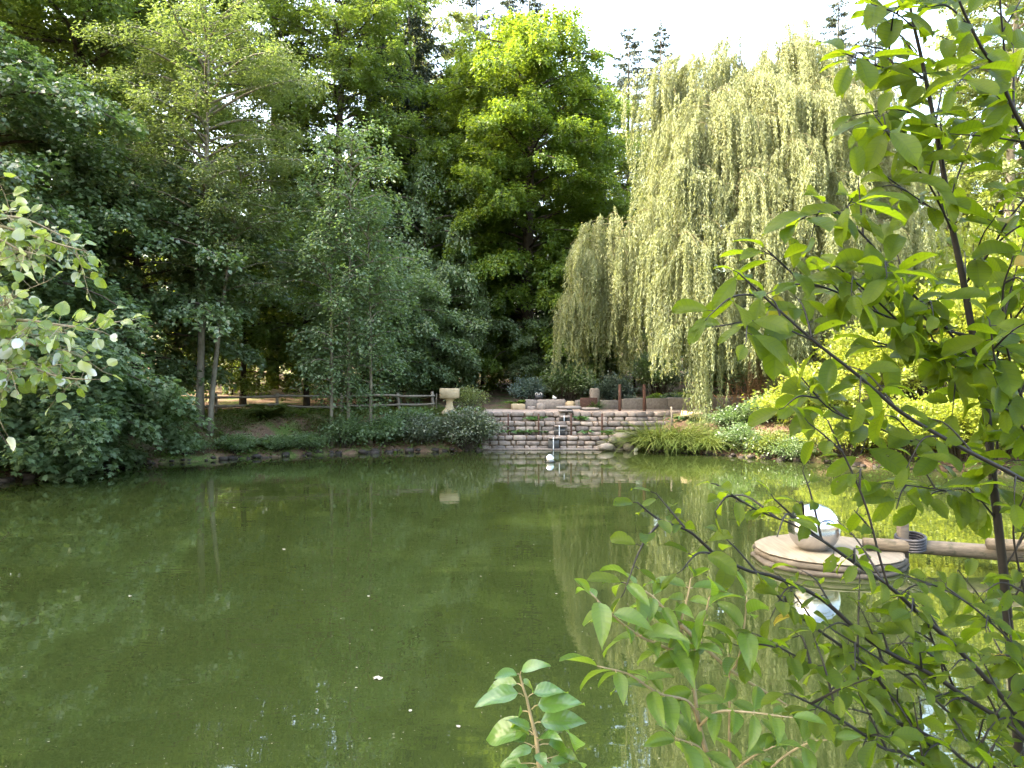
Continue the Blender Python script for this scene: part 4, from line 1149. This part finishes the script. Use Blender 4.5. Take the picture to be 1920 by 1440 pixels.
# ------------------------------------------------------------------ spheres and the timber raft
def sphere(mb, c, r, n=40, m=24):
    V = [(c[0] + r * sin(pi * i / m) * cos(2 * pi * k / n), c[1] + r * sin(pi * i / m) * sin(2 * pi * k / n), c[2] + r * cos(pi * i / m)) for i in range(m + 1) for k in range(n)]
    F = [(i * n + k, (i + 1) * n + k, (i + 1) * n + (k + 1) % n, i * n + (k + 1) % n) for i in range(m) for k in range(n)]
    return mb.add(np.array(V), F, .5)
fb = thing("steel_ball", (X_(1031, 21), 21.0, 0), "small polished steel ball floating on the pond before the stone wall", "ball")
sphere(MB(), (0, 0, .085), .152).obj("ball", M['steel'], fb, True)
a = np.linspace(0, 2 * pi, 33); MB().add(*tube(np.stack([.15 * np.cos(a), .15 * np.sin(a), 0 * a + .012], 1), .014, 6, False), .2).obj("rubber_ring", M['black'], fb, True)

RC = np.array([X_(1558, 9.2), 9.3, 0.0])
raft = thing("timber_raft", tuple(RC), "round timber raft of stacked boards floating at the right under the leaves", "raft")
def disc(r, z0, z1, n=40, jit=.012, sd=1):
    r_ = np.random.RandomState(sd); V = []
    prof = [(0, z0), (r - .02, z0), (r, z0 + .015), (r + .004, (z0 + z1) / 2), (r, z1 - .015), (r - .02, z1), (0, z1)]
    ang = [2 * pi * k / n for k in range(n)]; jr = 1 + r_.normal(0, jit, n)
    for q, z in prof: V += [(q * cos(t) * j, q * sin(t) * j, z) for t, j in zip(ang, jr)]
    F = [(i * n + k, i * n + (k + 1) % n, (i + 1) * n + (k + 1) % n, (i + 1) * n + k) for i in range(len(prof) - 1) for k in range(n)]
    return np.array(V), F
MB().add(*disc(.86, .130, .165, sd=2), .8).obj("deck", M['woodpale'], raft)
MB().add(*disc(.865, .055, .128, sd=5, jit=.02), .45).obj("rim_board", M['raftwood'], raft)
MB().add(*disc(.895, -.01, .052, sd=3, jit=.02), .25).obj("board_ring", M['raftwood'], raft)
MB().add(*disc(.82, -.25, -.012, sd=4), .25).obj("float", M['wooddark'], raft)
sb = thing("steel_sphere", (X_(1526, 9.2), 9.2, .166), "large shiny steel sphere sitting on the round timber raft", "ball")
sphere(MB(), (0, 0, .265), .305, 56, 32).obj("sphere", M['steel'], sb, True)
a = np.linspace(-.9, .9, 12); MB().add(*tube(np.stack([.04 + .10 * np.sin(a), -.297 + .06 * np.abs(np.sin(a)) * 0, .36 + .05 * np.cos(a * 1.3)], 1), .006, 5), .5).obj("handle", M['slate'], sb, True)

gang = thing("timber_beam", (X_(1700, 9.1), 9.1, 0), "weathered half-round beam reaching from the raft out to the right", "beam")
def T_(p): return np.asarray(p) - np.array([X_(1700, 9.1), 9.1, 0])
V, F = tube([T_((X_(1620, 9.15), 9.15, .26)), T_((X_(1760, 9.0), 9.0, .225)), T_((X_(1960, 8.8), 8.8, .17)), T_((X_(2500, 8.4), 8.4, .1))], (.085, .09, .095, .095), 10)
V[:, 2] = np.where(V[:, 2] > .30, .30 + (V[:, 2] - .30) * .3, V[:, 2])
MB().add(V, F, .7).obj("beam", M['raftwood'], gang)
V, F = tube([T_((X_(1852, 8.75), 8.75, .33)), T_((X_(2050, 8.6), 8.6, .30)), T_((X_(2500, 8.2), 8.2, .2))], (.068, .07, .07), 9)
MB().add(V, F, .55).obj("upper_beam", M['raftwood'], gang)
mp_ = thing("mooring_post", (X_(1707, 9.1), 9.28, 0), "grey wooden mooring post tied to the beam with a dark strap", "post")
MB().add(*cbox((0, 0, .03), (.115, .10, 1.1), .012), .5).obj("post", M['raftwood'], mp_)
mb = MB()
for k_ in range(5):
    a = np.linspace(0, 2 * pi, 17)
    mb.add(*tube(np.stack([.03 + .13 * np.cos(a), -.12 + .25 * np.sin(a), .20 + .032 * k_ + .03 * np.cos(a)], 1), .018, 6, False), .5)
mb.obj("strap", M['rope'], mp_, True)

# ------------------------------------------------------------------ floating bits
rng = np.random.RandomState(300)
T, U = hero_leaf(W_OVATE, .1, .08, .02, 5)
G_F = "single fallen leaves floating on the pond"
def wp(px_, py_):
    Y = CAM_Z * 1400 / (py_ - 720); return X_(px_, Y), Y
for i, (px_, py_, L, lb) in enumerate(((716, 1275, .085, "largest pale floating leaf, on the open water left of the sapling"),
                                       (768, 1336, .05, "small white floating leaf near the bottom, left of the sapling"),
                                       (862, 1366, .06, "thin pinkish floating leaf close to the sapling's left"),
                                       (532, 1032, .10, "pale floating leaf in the middle of the dark water"),
                                       (690, 1120, .06, "whitish floating leaf right of the pond's middle"),
                                       (246, 1118, .07, "tan floating leaf on the left water"),
                                       (440, 952, .12, "pale floating leaf near the left bank below the fern"),
                                       (1045, 1115, .05, "tiny pale floating leaf before the willow's reflection"))):
    x, y = wp(px_, py_); mb = MB()
    a = rng.uniform(0, 6)
    L *= 1 if i == 0 else .65
    leaves(mb, np.array([[0, 0, .004]]), np.array([[cos(a), sin(a), .1]]), np.array([[.15, -.1, 1.0]]), L, L * .75, [.95 - .1 * (i % 4)], T if i else (MP_V, MP_F))
    tag(mb.obj("floating_leaf", M['floatleaf'], None, loc=(x, y, .003)), lb, "leaf", G_F)
n = 1500
u = rng.rand(n); py_ = 850 + 640 * u ** 1.3; px_ = rng.uniform(0, 1900, n)
Y = CAM_Z * 1400 / (py_ - 720); Xs = (px_ - 960) / 1400 * Y
ok = shore_dist(Xs, Y) < -.3; Xs, Y = Xs[ok], Y[ok]; n = len(Xs)
a = rng.uniform(0, 6.3, n); L = rng.choice([.004, .0065, .010, .016], n, p=[.50, .34, .13, .03]) * (1 + Y / 14)
mb = MB(); leaves(mb, np.stack([Xs, Y, 0 * Xs + .004], 1), np.stack([np.cos(a), np.sin(a), .05 + 0 * a], 1), np.stack([rng.normal(0, .1, n), rng.normal(0, .1, n), 1 + 0 * a], 1), L, L * .6, rng.rand(n))
tag(mb.obj("floating_specks", M['floatleaf']), "countless pale specks of plant debris drifting on the water", None, None, "stuff")

# ------------------------------------------------------------------ ground cover (stuff)
def scatter(n, xr, yr, dlo, dhi, seed):
    r = np.random.RandomState(seed); x = r.uniform(*xr, n); y = r.uniform(*yr, n)
    d = shore_dist(x, y); ok = (d > dlo) & (d < dhi) & ~((x > -1.1) & (x < 7.5) & (y > 24.6) & (y < 31))
    x, y = x[ok], y[ok]; return np.stack([x, y, ground(x, y)], 1), r
P, r = scatter(60000, (-16, 12), (14, 30), .1, 6.5, 401); n = len(P)
P = P[(wob(P[:, 0] * .7, P[:, 1] * .7) + r.normal(0, .3, n)) < .35]; n = len(P)
a = r.uniform(0, 6.3, n); mb = MB(); P[:, 2] += .02
leaves(mb, P, np.stack([np.cos(a), np.sin(a), r.normal(0, .3, n)], 1), np.stack([r.normal(0, .35, n), r.normal(0, .35, n), 1 + 0 * a], 1), r.uniform(.05, .11, n), .05, r.rand(n))
tag(mb.obj("leaf_litter", M['litter']), "brown fallen leaves covering the bank", None, None, "stuff")
P, r = scatter(170000, (-14, 0), (19, 30), .7, 5.8, 402)
P = P[(wob(P[:, 0] * .9 + 2, P[:, 1] * .9) + r.normal(0, .25, len(P)) + .5 * (shore_dist(P[:, 0], P[:, 1]) - 2)) > .1]; n = len(P)
a = r.uniform(0, 6.3, n); mb = MB()
leaves(mb, P, np.stack([.6 * np.cos(a), .6 * np.sin(a), 1 + 0 * a], 1), np.stack([-np.cos(a), -np.sin(a), .6 + 0 * a], 1), r.uniform(.08, .22, n), .016, r.rand(n), (BL_V, BL_F))
tag(mb.obj("grass", M['grass']), "short grass on the left bank along the fence", None, None, "stuff")
P, r = scatter(48000, (-15, 14), (14, 30), .2, 4.5, 403)
P = P[(wob(P[:, 0] * .8 + 5, P[:, 1] * .8 + 1) + r.normal(0, .25, len(P))) > .15]; n = len(P)
a = r.uniform(0, 6.3, n); mb = MB(); P[:, 2] += r.uniform(.02, .22, n)
leaves(mb, P, np.stack([np.cos(a), np.sin(a), r.normal(0, .3, n)], 1), np.stack([r.normal(0, .4, n), r.normal(0, .4, n), 1 + 0 * a], 1), r.uniform(.06, .13, n), .06, r.rand(n))
tag(mb.obj("ground_ivy", M['fern']), "low green ground cover creeping over the banks", None, None, "stuff")

# stones, roots and overhanging weeds along the waterline
r = np.random.RandomState(410); mb, m2 = MB(), MB()
for i in range(len(SHORE)):
    a_, b_ = SHORE[i], SHORE[(i + 1) % len(SHORE)]
    if max(a_[1], b_[1]) < 13: continue
    L_ = np.linalg.norm(b_ - a_); nrm_ = np.array([b_[1] - a_[1], a_[0] - b_[0]]) / L_ * -1
    for t in r.rand(int(L_ * 9)):
        p = a_ + (b_ - a_) * t + nrm_ * r.normal(.05, .12)
        if -.9 < p[0] < 4.3 and p[1] > 24: continue
        s0 = r.uniform(.05, .22); mb.add(*rock((p[0], p[1], r.uniform(-.03, .08)), (s0 * 1.5, s0 * 1.2, s0 * .8), r, 7, 4, .15), r.rand() * .8)
    n = int(L_ * 130); t = r.rand(n); q = a_ + (b_ - a_) * t[:, None] + nrm_ * r.normal(.22, .22, n)[:, None]
    ok = ~((q[:, 0] > -.9) & (q[:, 0] < 4.3) & (q[:, 1] > 24)) & (wob(q[:, 0] * 1.3, q[:, 1] * 1.3 + 3) + r.normal(0, .3, n) > -.1)
    q = q[ok]; n = len(q); az = r.uniform(0, 6.3, n)
    P3 = np.stack([q[:, 0], q[:, 1], np.maximum(ground(q[:, 0], q[:, 1]), 0) + r.uniform(.02, .38, n) ** 1.3], 1)
    leaves(m2, P3, np.stack([np.cos(az), np.sin(az), r.normal(-.3, .3, n)], 1), np.stack([r.normal(0, .5, n), r.normal(-.2, .5, n), 1 + 0 * az], 1), r.uniform(.06, .15, n), r.uniform(.03, .08, n), r.rand(n))
tag(mb.obj("shore_pebbles", solid_mat("shore_stone", (0.016, 0.013, 0.010), (0.055, 0.043, 0.034), 9, 0.8, 0.4, 0.6, 0.02)), "dark stones and clods lining the waterline", None, None, "stuff")
tag(m2.obj("shore_weeds", M['fern']), "weeds hanging over the edge of the bank", None, None, "stuff")

# ------------------------------------------------------------------ foreground leaves
HERO = [hero_leaf(W_OBOV, f, c, .02, 9, p, t) for f, c, p, t in ((.22, .18, 0, 0), (.10, .35, 1, .3), (.30, .10, 2, -.3), (.16, .5, 3, .1))]
HOVA = [hero_leaf(W_OVATE, f, c, .02, 9, p, t) for f, c, p, t in ((.20, .25, 0, 0), (.14, .45, 1, .3), (.26, .15, 2, -.3))]
HLAN = [hero_leaf(W_LANCE, f, c, .015, 9, p, t) for f, c, p, t in ((.25, .25, 0, 0), (.18, .5, 1, .2), (.3, .12, 2, -.2))]
W_ASP = nrm_w(0.5, 0.8)
HRND = [hero_leaf(W_ASP, f, c, .03, 8, p, t) for f, c, p, t in ((.15, .2, 0, 0), (.1, .4, 1, .4), (.22, .1, 2, -.3))]

def leafy(mbL, mbS, pl, rng, spacing, Lmean, ratio, HT, nmean=(0, -.62, .8), njit=.48, start=.0, pet=.012, opp=False, side_amt=.85, r_pet=.0011, droop=.25, org=None):
    """leaves alternately along a polyline"""
    pl = np.asarray(pl); seg = np.linalg.norm(np.diff(pl, axis=0), axis=1); cum = np.concatenate([[0], np.cumsum(seg)])
    s = start * cum[-1] + rng.uniform(0, spacing); sg = 1
    while True:
        end = s >= cum[-1]
        ss = min(s, cum[-1] - 1e-5)
        p = np.array([np.interp(ss, cum, pl[:, i]) for i in range(3)])
        i0 = min(np.searchsorted(cum, ss), len(pl) - 1); i0 = max(i0, 1)
        tg = unit(pl[i0] - pl[i0 - 1])
        nr = unit(np.array(nmean) + rng.normal(0, njit, 3) * [1, 1, .3])
        lat = unit(np.cross(nr, tg))
        for sd in ((sg, -sg) if opp and not end else (sg,)):
            d = unit(tg * (1 - side_amt if not end else 1) + lat * sd * (side_amt if not end else .1) + rng.normal(0, .22, 3) - np.array([0, 0, droop * rng.rand()]))
            L = Lmean * rng.uniform(.6, 1.2) * (.8 if end else 1)
            b = p + d * pet
            if org is not None:                                   # the photo leaves the raft's sphere in view
                w_ = b + d * L * .5 + org; ux, uy = 960 + 1400 * w_[0] / w_[1], 720 - 1400 * (w_[2] - CAM_Z) / w_[1]
                if (((ux - 1532) / 85) ** 2 + ((uy - 985) / 62) ** 2 < 1 or (1400 < ux < 1500 and 985 < uy < 1050) or (1640 < ux < 1760 and 960 < uy < 1050)) and rng.rand() < .55: continue
                if ux > 1640 and 995 < uy < 1055 and rng.rand() < .6: continue
            mbS.add(*tube([p, b], r_pet, 3, False), .5)
            h = HT[rng.randint(len(HT))]
            v = rng.rand()
            leaves(mbL, b[None], d[None], nr[None], L, L * ratio * rng.uniform(.88, 1.15), [v], h[0], h[1])
        if end: break
        s += spacing * rng.uniform(.7, 1.3); sg = -sg

def stem_px(pts, Y0, Y1, m=6):
    n = len(pts); return smooth_line([at(p[0], p[1], Y0 + (Y1 - Y0) * i / (n - 1)) for i, p in enumerate(pts)], m)

rng = np.random.RandomState(500)
shr = thing("plum_shrub", (1.3, 1.95, gz(1.3, 1.95)), "tall dark-stemmed leafy shrub filling the right foreground", "shrub")
SL_ = np.array([1.3, 1.95, gz(1.3, 1.95)])
mL, mS = MB(), MB()
mains = [  # pixels tip -> base, depth tip, depth base, base radius, twig length
    ([(1700, -70), (1708, 20), (1728, 110), (1750, 220), (1770, 330), (1785, 425), (1805, 520), (1826, 640), (1848, 760), (1862, 900), (1880, 1060), (1893, 1200), (1912, 1440), (1925, 1700), (1925, 2120)], 1.75, 1.95, .0135, .20),
    ([(1770, -90), (1798, 0), (1838, 85), (1870, 135), (1905, 215), (1950, 300), (2000, 500), (2030, 900), (2010, 1500), (1970, 2100)], 1.55, 1.85, .012, .18),
    ([(1642, 218), (1690, 285), (1735, 335), (1765, 390), (1784, 432)], 1.6, 1.8, .0045, .12),
    ([(1549, 382), (1592, 415), (1640, 465), (1672, 510), (1716, 556), (1766, 606), (1840, 700)], 1.55, 1.86, .0055, .14),
    ([(1384, 511), (1450, 572), (1527, 640), (1600, 697), (1650, 740), (1700, 780), (1800, 838), (1915, 898), (2010, 960), (2040, 1300), (1990, 2000)], 1.5, 1.7, .010, .15),
    ([(1451, 935), (1513, 991), (1587, 1045), (1665, 1098), (1724, 1152), (1797, 1218), (1911, 1349), (1990, 1500), (1990, 2050)], 1.45, 1.75, .011, .14),
    ([(1195, 942), (1237, 975), (1293, 997), (1343, 1040), (1403, 1070), (1453, 1082), (1540, 1123), (1634, 1204), (1752, 1268), (1811, 1308), (1915, 1381), (1990, 1500), (1980, 2020)], 1.4, 1.72, .010, .12),
    ([(1440, 1100), (1503, 1159), (1621, 1245), (1684, 1326), (1770, 1426), (1850, 1600), (1900, 2030)], 1.5, 1.75, .009, .13),
    ([(1552, 789), (1576, 840), (1595, 880), (1611, 916), (1629, 966), (1647, 1037), (1665, 1098)], 1.5, 1.52, .004, .10),
    ([(1855, 600), (1871, 708), (1893, 760), (1960, 900), (2010, 1200)], 1.6, 1.8, .006, .16),
    ([(1839, 700), (1860, 762), (1870, 830), (1866, 900)], 1.9, 1.93, .006, .12),
    ([(1740, 1170), (1752, 1209), (1793, 1299), (1820, 1372), (1857, 1440), (1900, 1650), (1920, 2100)], 1.6, 1.85, .008, .14),
    ([(1343, 908), (1417, 955), (1490, 985), (1560, 1025)], 1.42, 1.5, .0035, .10),
    ([(1500, 705), (1560, 770), (1640, 800), (1720, 830), (1790, 835)], 1.75, 1.8, .004, .14),
    ([(1640, 640), (1700, 660), (1770, 690), (1846, 745)], 1.75, 1.9, .004, .14),
    ([(1960, 330), (1900, 400), (1850, 480), (1808, 535)], 1.7, 1.85, .005, .15),
    ([(1930, 560), (1890, 620), (1850, 720)], 1.8, 1.9, .005, .15),
    ([(1660, 905), (1740, 915), (1800, 925), (1866, 950)], 1.75, 1.93, .004, .13),
    ([(1620, 85), (1670, 95), (1725, 105)], 1.72, 1.76, .003, .10),
    ([(1840, 210), (1800, 240), (1757, 255)], 1.7, 1.77, .003, .10),
    ([(1480, 1300), (1560, 1340), (1650, 1400), (1740, 1480), (1850, 2000)], 1.35, 1.6, .007, .13),
    ([(1588, 102), (1640, 122), (1690, 135), (1736, 150)], 1.66, 1.76, .003, .11),
    ([(1605, 215), (1680, 205), (1752, 225)], 1.68, 1.77, .003, .11),
    ([(1660, 330), (1720, 372), (1784, 415)], 1.70, 1.79, .003, .11),
    ([(1495, 415), (1545, 392), (1592, 416)], 1.54, 1.58, .0028, .09),
    ([(1440, 470), (1500, 522), (1570, 548), (1680, 600), (1822, 630)], 1.58, 1.85, .005, .13),
    ([(1345, 612), (1430, 602), (1520, 636)], 1.48, 1.52, .003, .09),
    ([(1570, 500), (1640, 560), (1720, 632), (1840, 705)], 1.62, 1.86, .005, .13),
    ([(1640, 10), (1680, 25), (1712, 50)], 1.70, 1.75, .003, .10),
    ([(1870, -80), (1880, 60), (1900, 220), (1960, 420), (2030, 900)], 1.7, 1.9, .006, .15),
    ([(1900, 480), (1880, 560), (1900, 700), (1980, 900)], 1.6, 1.8, .005, .14),
    ([(1920, 930), (1900, 1000), (1930, 1150), (1990, 1400)], 1.6, 1.75, .005, .12),
    ([(1420, 1190), (1500, 1235), (1600, 1290), (1700, 1370), (1800, 1500), (1880, 2080)], 1.42, 1.66, .006, .12),
    ([(1560, 1180), (1640, 1230), (1740, 1300), (1850, 1420), (1940, 1600), (1960, 2080)], 1.55, 1.72, .006, .12),
    ([(1700, 1080), (1780, 1110), (1850, 1160), (1920, 1240), (1985, 1400)], 1.6, 1.72, .004, .12),
    ([(1600, 1330), (1700, 1360), (1800, 1420), (1900, 1560), (1930, 2080)], 1.5, 1.7, .007, .13),
]
LOWS = {5, 6, 7, 8, 11, 12, 20, 31, 32, 33, 34, 35}
for ci, (pts, Y0, Y1, r0, tw) in enumerate(mains):
    low = ci in LOWS
    lf, nm_, sp_ = (.055, (0, -.16, 1), .85) if low else ((.072, (0, -.45, .9), 1.1) if ci == 4 else (.086, (0, -.5, .85), .95))
    pl = stem_px(pts, Y0, Y1)
    tt = np.linspace(0, 1, len(pl))
    if ci > 0: r0 *= .62
    mS.add(*tube(pl - SL_, .0016 + (r0 - .0016) * tt ** .75, 8 if r0 > .008 else 6), rng.uniform(.3, .7))
    seg = np.linalg.norm(np.diff(pl, axis=0), axis=1); cum = np.concatenate([[0], np.cumsum(seg)])
    scrn = pl[:, 2] > CAM_Z - 1500 / 1400 * 1.7 + .85
    # leaves on the thin outer part
    outer = pl[cum < min(.50, cum[-1] * .8)]
    if len(outer) > 3: leafy(mL, mS, outer[::-1] - SL_, rng, .034, lf, .48, HERO, nmean=nm_, org=SL_)
    s = .07; sg = 1
    while s < cum[-1]:
        p = np.array([np.interp(s, cum, pl[:, i]) for i in range(3)])
        if p[2] < CAM_Z - .53 * p[1] * 1.06: break
        i0 = max(1, min(np.searchsorted(cum, s), len(pl) - 1)); tg = unit(pl[i0 - 1] - pl[i0])
        a = radians(rng.uniform(30, 65)) * sg
        up = unit(np.array([rng.normal(0, .3), -.6 + rng.normal(0, .5), .6]))
        lat = unit(np.cross(up, tg))
        d = unit(tg * cos(a) + lat * sin(a) + rng.normal(0, .15, 3) + np.array([0, 0, .12]))
        L = tw * rng.uniform(.5, 1.25)
        q = smooth_line([p, p + d * L * .55 + [0, 0, .01], p + d * L + np.array([0, 0, rng.uniform(-.03, .02)])], 5)
        mS.add(*tube(q - SL_, np.linspace(.0028, .0011, len(q)), 5, False), rng.rand())
        leafy(mL, mS, q - SL_, rng, .033, lf, .48, HERO, nmean=nm_, start=.1, org=SL_)
        s += rng.uniform(.075, .135) * sp_; sg = -sg
mS.obj("stems", M['twig'], shr, True)
mL.obj("leaves", M['shrub'], shr, True)

# lighter shrub with narrow leaves lower left of it
prv = thing("privet_shrub", (.62, 1.5, gz(.62, 1.9)), "lighter green shrub with narrow leaves below the dark-stemmed one", "shrub")
PL_ = np.array([.62, 1.5, gz(.62, 1.9)]); mL, mS = MB(), MB()
pm_ = [([(1274, 1168), (1295, 1240), (1310, 1354), (1331, 1440), (1370, 1650), (1400, 2200)], 1.4, 1.42, .0075, 0),
       ([(1109, 1113), (1150, 1155), (1204, 1195), (1250, 1215), (1296, 1240)], 1.28, 1.4, .003, 1),
       ([(1170, 1092), (1215, 1112), (1245, 1140), (1274, 1170)], 1.36, 1.4, .0026, 1),
       ([(1295, 1085), (1290, 1115), (1276, 1168)], 1.4, 1.4, .0024, 1),
       ([(1330, 1120), (1318, 1170), (1296, 1238)], 1.35, 1.4, .0024, 1),
       ([(1517, 1347), (1440, 1300), (1367, 1254), (1277, 1172)], 1.5, 1.4, .004, 0),
       ([(1367, 1231), (1368, 1330), (1369, 1440), (1380, 1700), (1390, 2200)], 1.45, 1.45, .005, 0),
       ([(1125, 1250), (1180, 1265), (1235, 1300), (1290, 1315), (1311, 1356)], 1.3, 1.4, .003, 1),
       ([(1480, 1345), (1400, 1335), (1345, 1335), (1312, 1360)], 1.32, 1.4, .003, 1),
       ([(1400, 1120), (1395, 1180), (1383, 1240), (1368, 1262)], 1.42, 1.45, .0024, 1),
       ([(1270, 1385), (1310, 1400), (1325, 1430)], 1.35, 1.4, .0026, 1),
       ([(1450, 1400), (1410, 1420), (1372, 1450)], 1.38, 1.44, .0026, 1),
       ([(1560, 1385), (1500, 1400), (1440, 1450), (1400, 1560)], 1.38, 1.44, .003, 1),
       ([(1250, 1180), (1275, 1200), (1296, 1242)], 1.36, 1.4, .0022, 1)]
for pts, Y0, Y1, r0, lf in pm_:
    pl = stem_px(pts, Y0, Y1); tt = np.linspace(0, 1, len(pl))
    mS.add(*tube(pl - PL_, .0012 + (r0 - .0012) * tt ** .8, 7), rng.uniform(.3, .7))
    if lf: leafy(mL, mS, pl[::-1] - PL_, rng, .033, .072, .40, HLAN, nmean=(0, -.2, 1), njit=.35, start=.12, opp=True, pet=.006, org=PL_)
    else: leafy(mL, mS, pl[:max(4, len(pl) // 2)][::-1] - PL_, rng, .05, .06, .42, HLAN, start=.3, opp=True, pet=.006)
mS.obj("stems", M['twiggreen'], prv, True); mL.obj("leaves", M['privet'], prv, True)

# sapling at the bottom
Ys = 1.5
sap = thing("sapling", (X_(1012, Ys), Ys, gz(X_(1012, Ys), 1.9) - .2), "small sapling with glossy drooping leaves rising at the bottom edge", "plant")
SA = np.array(sap.location); mL, mS = MB(), MB()
def z3(u, v, Y=Ys): return at(860 + u / 6.0, 1200 + v / 6.0, Y)
st_ = smooth_line([z3(690, 400), z3(720, 520), z3(765, 660), z3(800, 815), z3(835, 960), z3(870, 1090), z3(885, 1230), z3(905, 1440), z3(930, 2200), z3(960, 3600)], 4)
mS.add(*tube(st_ - SA, np.linspace(.0018, .006, len(st_)), 7), .8)
LV = [(690, 400, 705, 350, 965, 255, .42, -.02), (690, 400, 655, 385, 425, 430, .45, -.03), (715, 525, 655, 490, 350, 610, .42, .02), (735, 635, 670, 600, 215, 755, .42, -.03),
      (720, 520, 730, 490, 870, 560, .5, .04), (765, 660, 840, 600, 1215, 625, .52, .0), (820, 780, 890, 730, 1390, 770, .5, -.02), (800, 820, 720, 800, 580, 1000, .5, .05),
      (845, 945, 925, 925, 1410, 960, .46, -.02), (838, 990, 800, 1000, 585, 900, .45, -.02), (862, 1090, 780, 1010, 345, 1180, .5, .05), (830, 1070, 790, 1060, 650, 980, .4, -.03),
      (865, 1100, 900, 1110, 1090, 1040, .45, -.05), (885, 1140, 1000, 1090, 1245, 1010, .5, -.02), (890, 1140, 1190, 1010, 1345, 1230, .6, .06), (875, 1180, 820, 1220, 555, 1340, .42, -.03),
      (885, 1190, 1010, 1170, 1245, 1240, .5, .02), (890, 1250, 900, 1270, 960, 1440, .6, -.04), (900, 1300, 1030, 1390, 1260, 1395, .5, 0), (900, 1400, 700, 1390, 480, 1440, .5, .02),
      (900, 1400, 950, 1440, 1150, 1480, .5, -.02), (905, 1380, 1120, 1300, 1420, 1450, .35, .05), (900, 1430, 800, 1450, 620, 1520, .5, -.03), (885, 1230, 740, 1150, 560, 1130, .5, .07)]
for (su, sv, bu, bv, tu, tv, ra, dy) in LV:
    s0 = z3(su, sv); b = z3(bu, bv, Ys + dy * .3); t = z3(tu, tv, Ys + dy)
    mS.add(*tube([s0 - SA, (s0 + b) / 2 - SA + [0, 0, .002], b - SA], .0011, 4, False), .9)
    d = t - b; L = np.linalg.norm(d)
    nr = unit(np.array([rng.normal(0, .15), -.42 + rng.normal(0, .12), .85]))
    h = HOVA[rng.randint(3)]
    leaves(mL, (b - SA)[None], (d + [0, 0, .16 * L])[None], nr[None], L * 1.05, L * ra * 1.2, [rng.rand()], h[0], h[1])
mS.obj("stem", M['twiggreen'], sap, True); mL.obj("leaves", M['sapling'], sap, True)

# poplar twigs reaching in from the left
pt = np.array([-3.1, 2.0, gz(-3.1, 2.0)])
pop = thing("poplar_sapling", tuple(pt), "poplar twigs with silvery-backed leaves reaching in at the left edge", "tree")
mL, mS = MB(), MB()
mS.add(*tube(np.array([(0, 0, -.1), (.03, 0, 1.2), (.0, .05, 2.4), (.05, .02, 3.4)]), (.05, .04, .03, .015), 8), .5)
for pts, Y, join in (([(157, 470), (108, 457), (43, 436), (0, 424), (-120, 400)], 2.5, 2.5), ([(120, 445), (60, 415), (10, 405), (-120, 392)], 2.55, 2.5),
                     ([(192, 622), (150, 614), (108, 609), (22, 600), (-120, 610)], 2.35, 2.0), ([(168, 712), (108, 706), (43, 680), (0, 655), (-120, 620)], 2.3, 1.95),
                     ([(140, 660), (80, 650), (30, 640), (-120, 620)], 2.4, 2.0), ([(90, 480), (40, 470), (-10, 445), (-120, 410)], 2.45, 2.4), ([(20, 560), (0, 575), (-120, 600)], 2.3, 2.1), ([(30, 690), (0, 690), (-120, 660)], 2.25, 1.9)):
    pl = stem_px(pts, Y, Y * .98)
    full = np.vstack([pl, smooth_line([pl[-1], (pl[-1] + pt + [0, 0, join]) / 2 + [0, rng.normal(0, .15), rng.uniform(-.05, .18)], pt + [0, 0, join]], 4)[1:]])
    mS.add(*tube(full - pt, np.linspace(.0016, .009, len(full)), 6), .6)
    leafy(mL, mS, pl[::-1] - pt, rng, .020, .043, .74, HRND, nmean=(0, -.35, .6), njit=.75, pet=.03, r_pet=.0009)
    nf = len(full)
    for k_ in range(9):                                     # twigs along the hidden part of the branch
        i0 = rng.randint(len(pl) - 2, nf - 2); d = unit(full[i0 - 1] - full[i0] + rng.normal(0, .7, 3)); L = rng.uniform(.15, .45)
        q = smooth_line([full[i0], full[i0] + d * L * .5 + [0, 0, .02], full[i0] + d * L - [0, 0, .04]], 4)
        if np.any(960 + 1400 * q[:, 0] / np.maximum(q[:, 1], .1) > 60): continue
        mS.add(*tube(q - pt, np.linspace(.003, .001, len(q)), 4, False), .5)
        leafy(mL, mS, q - pt, rng, .028, .05, .74, HRND, nmean=(0, -.35, .6), njit=.75, pet=.03, r_pet=.0009)
    for k_ in range(6):
        i0 = rng.randint(2, len(pl) - 4); d = unit(pl[i0 - 1] - pl[i0] + rng.normal(0, .6, 3)); L = rng.uniform(.06, .16)
        q = np.array([pl[i0], pl[i0] + d * L * .5, pl[i0] + d * L - [0, 0, .02]])
        mS.add(*tube(q - pt, (.0016, .0012, .001), 4, False), .5)
        leafy(mL, mS, q - pt, rng, .020, .043, .74, HRND, nmean=(0, -.35, .6), njit=.75, pet=.03, r_pet=.0009)
mS.obj("branch", M['twiggreen'], pop, True); mL.obj("leaves", M['poplar'], pop, True)
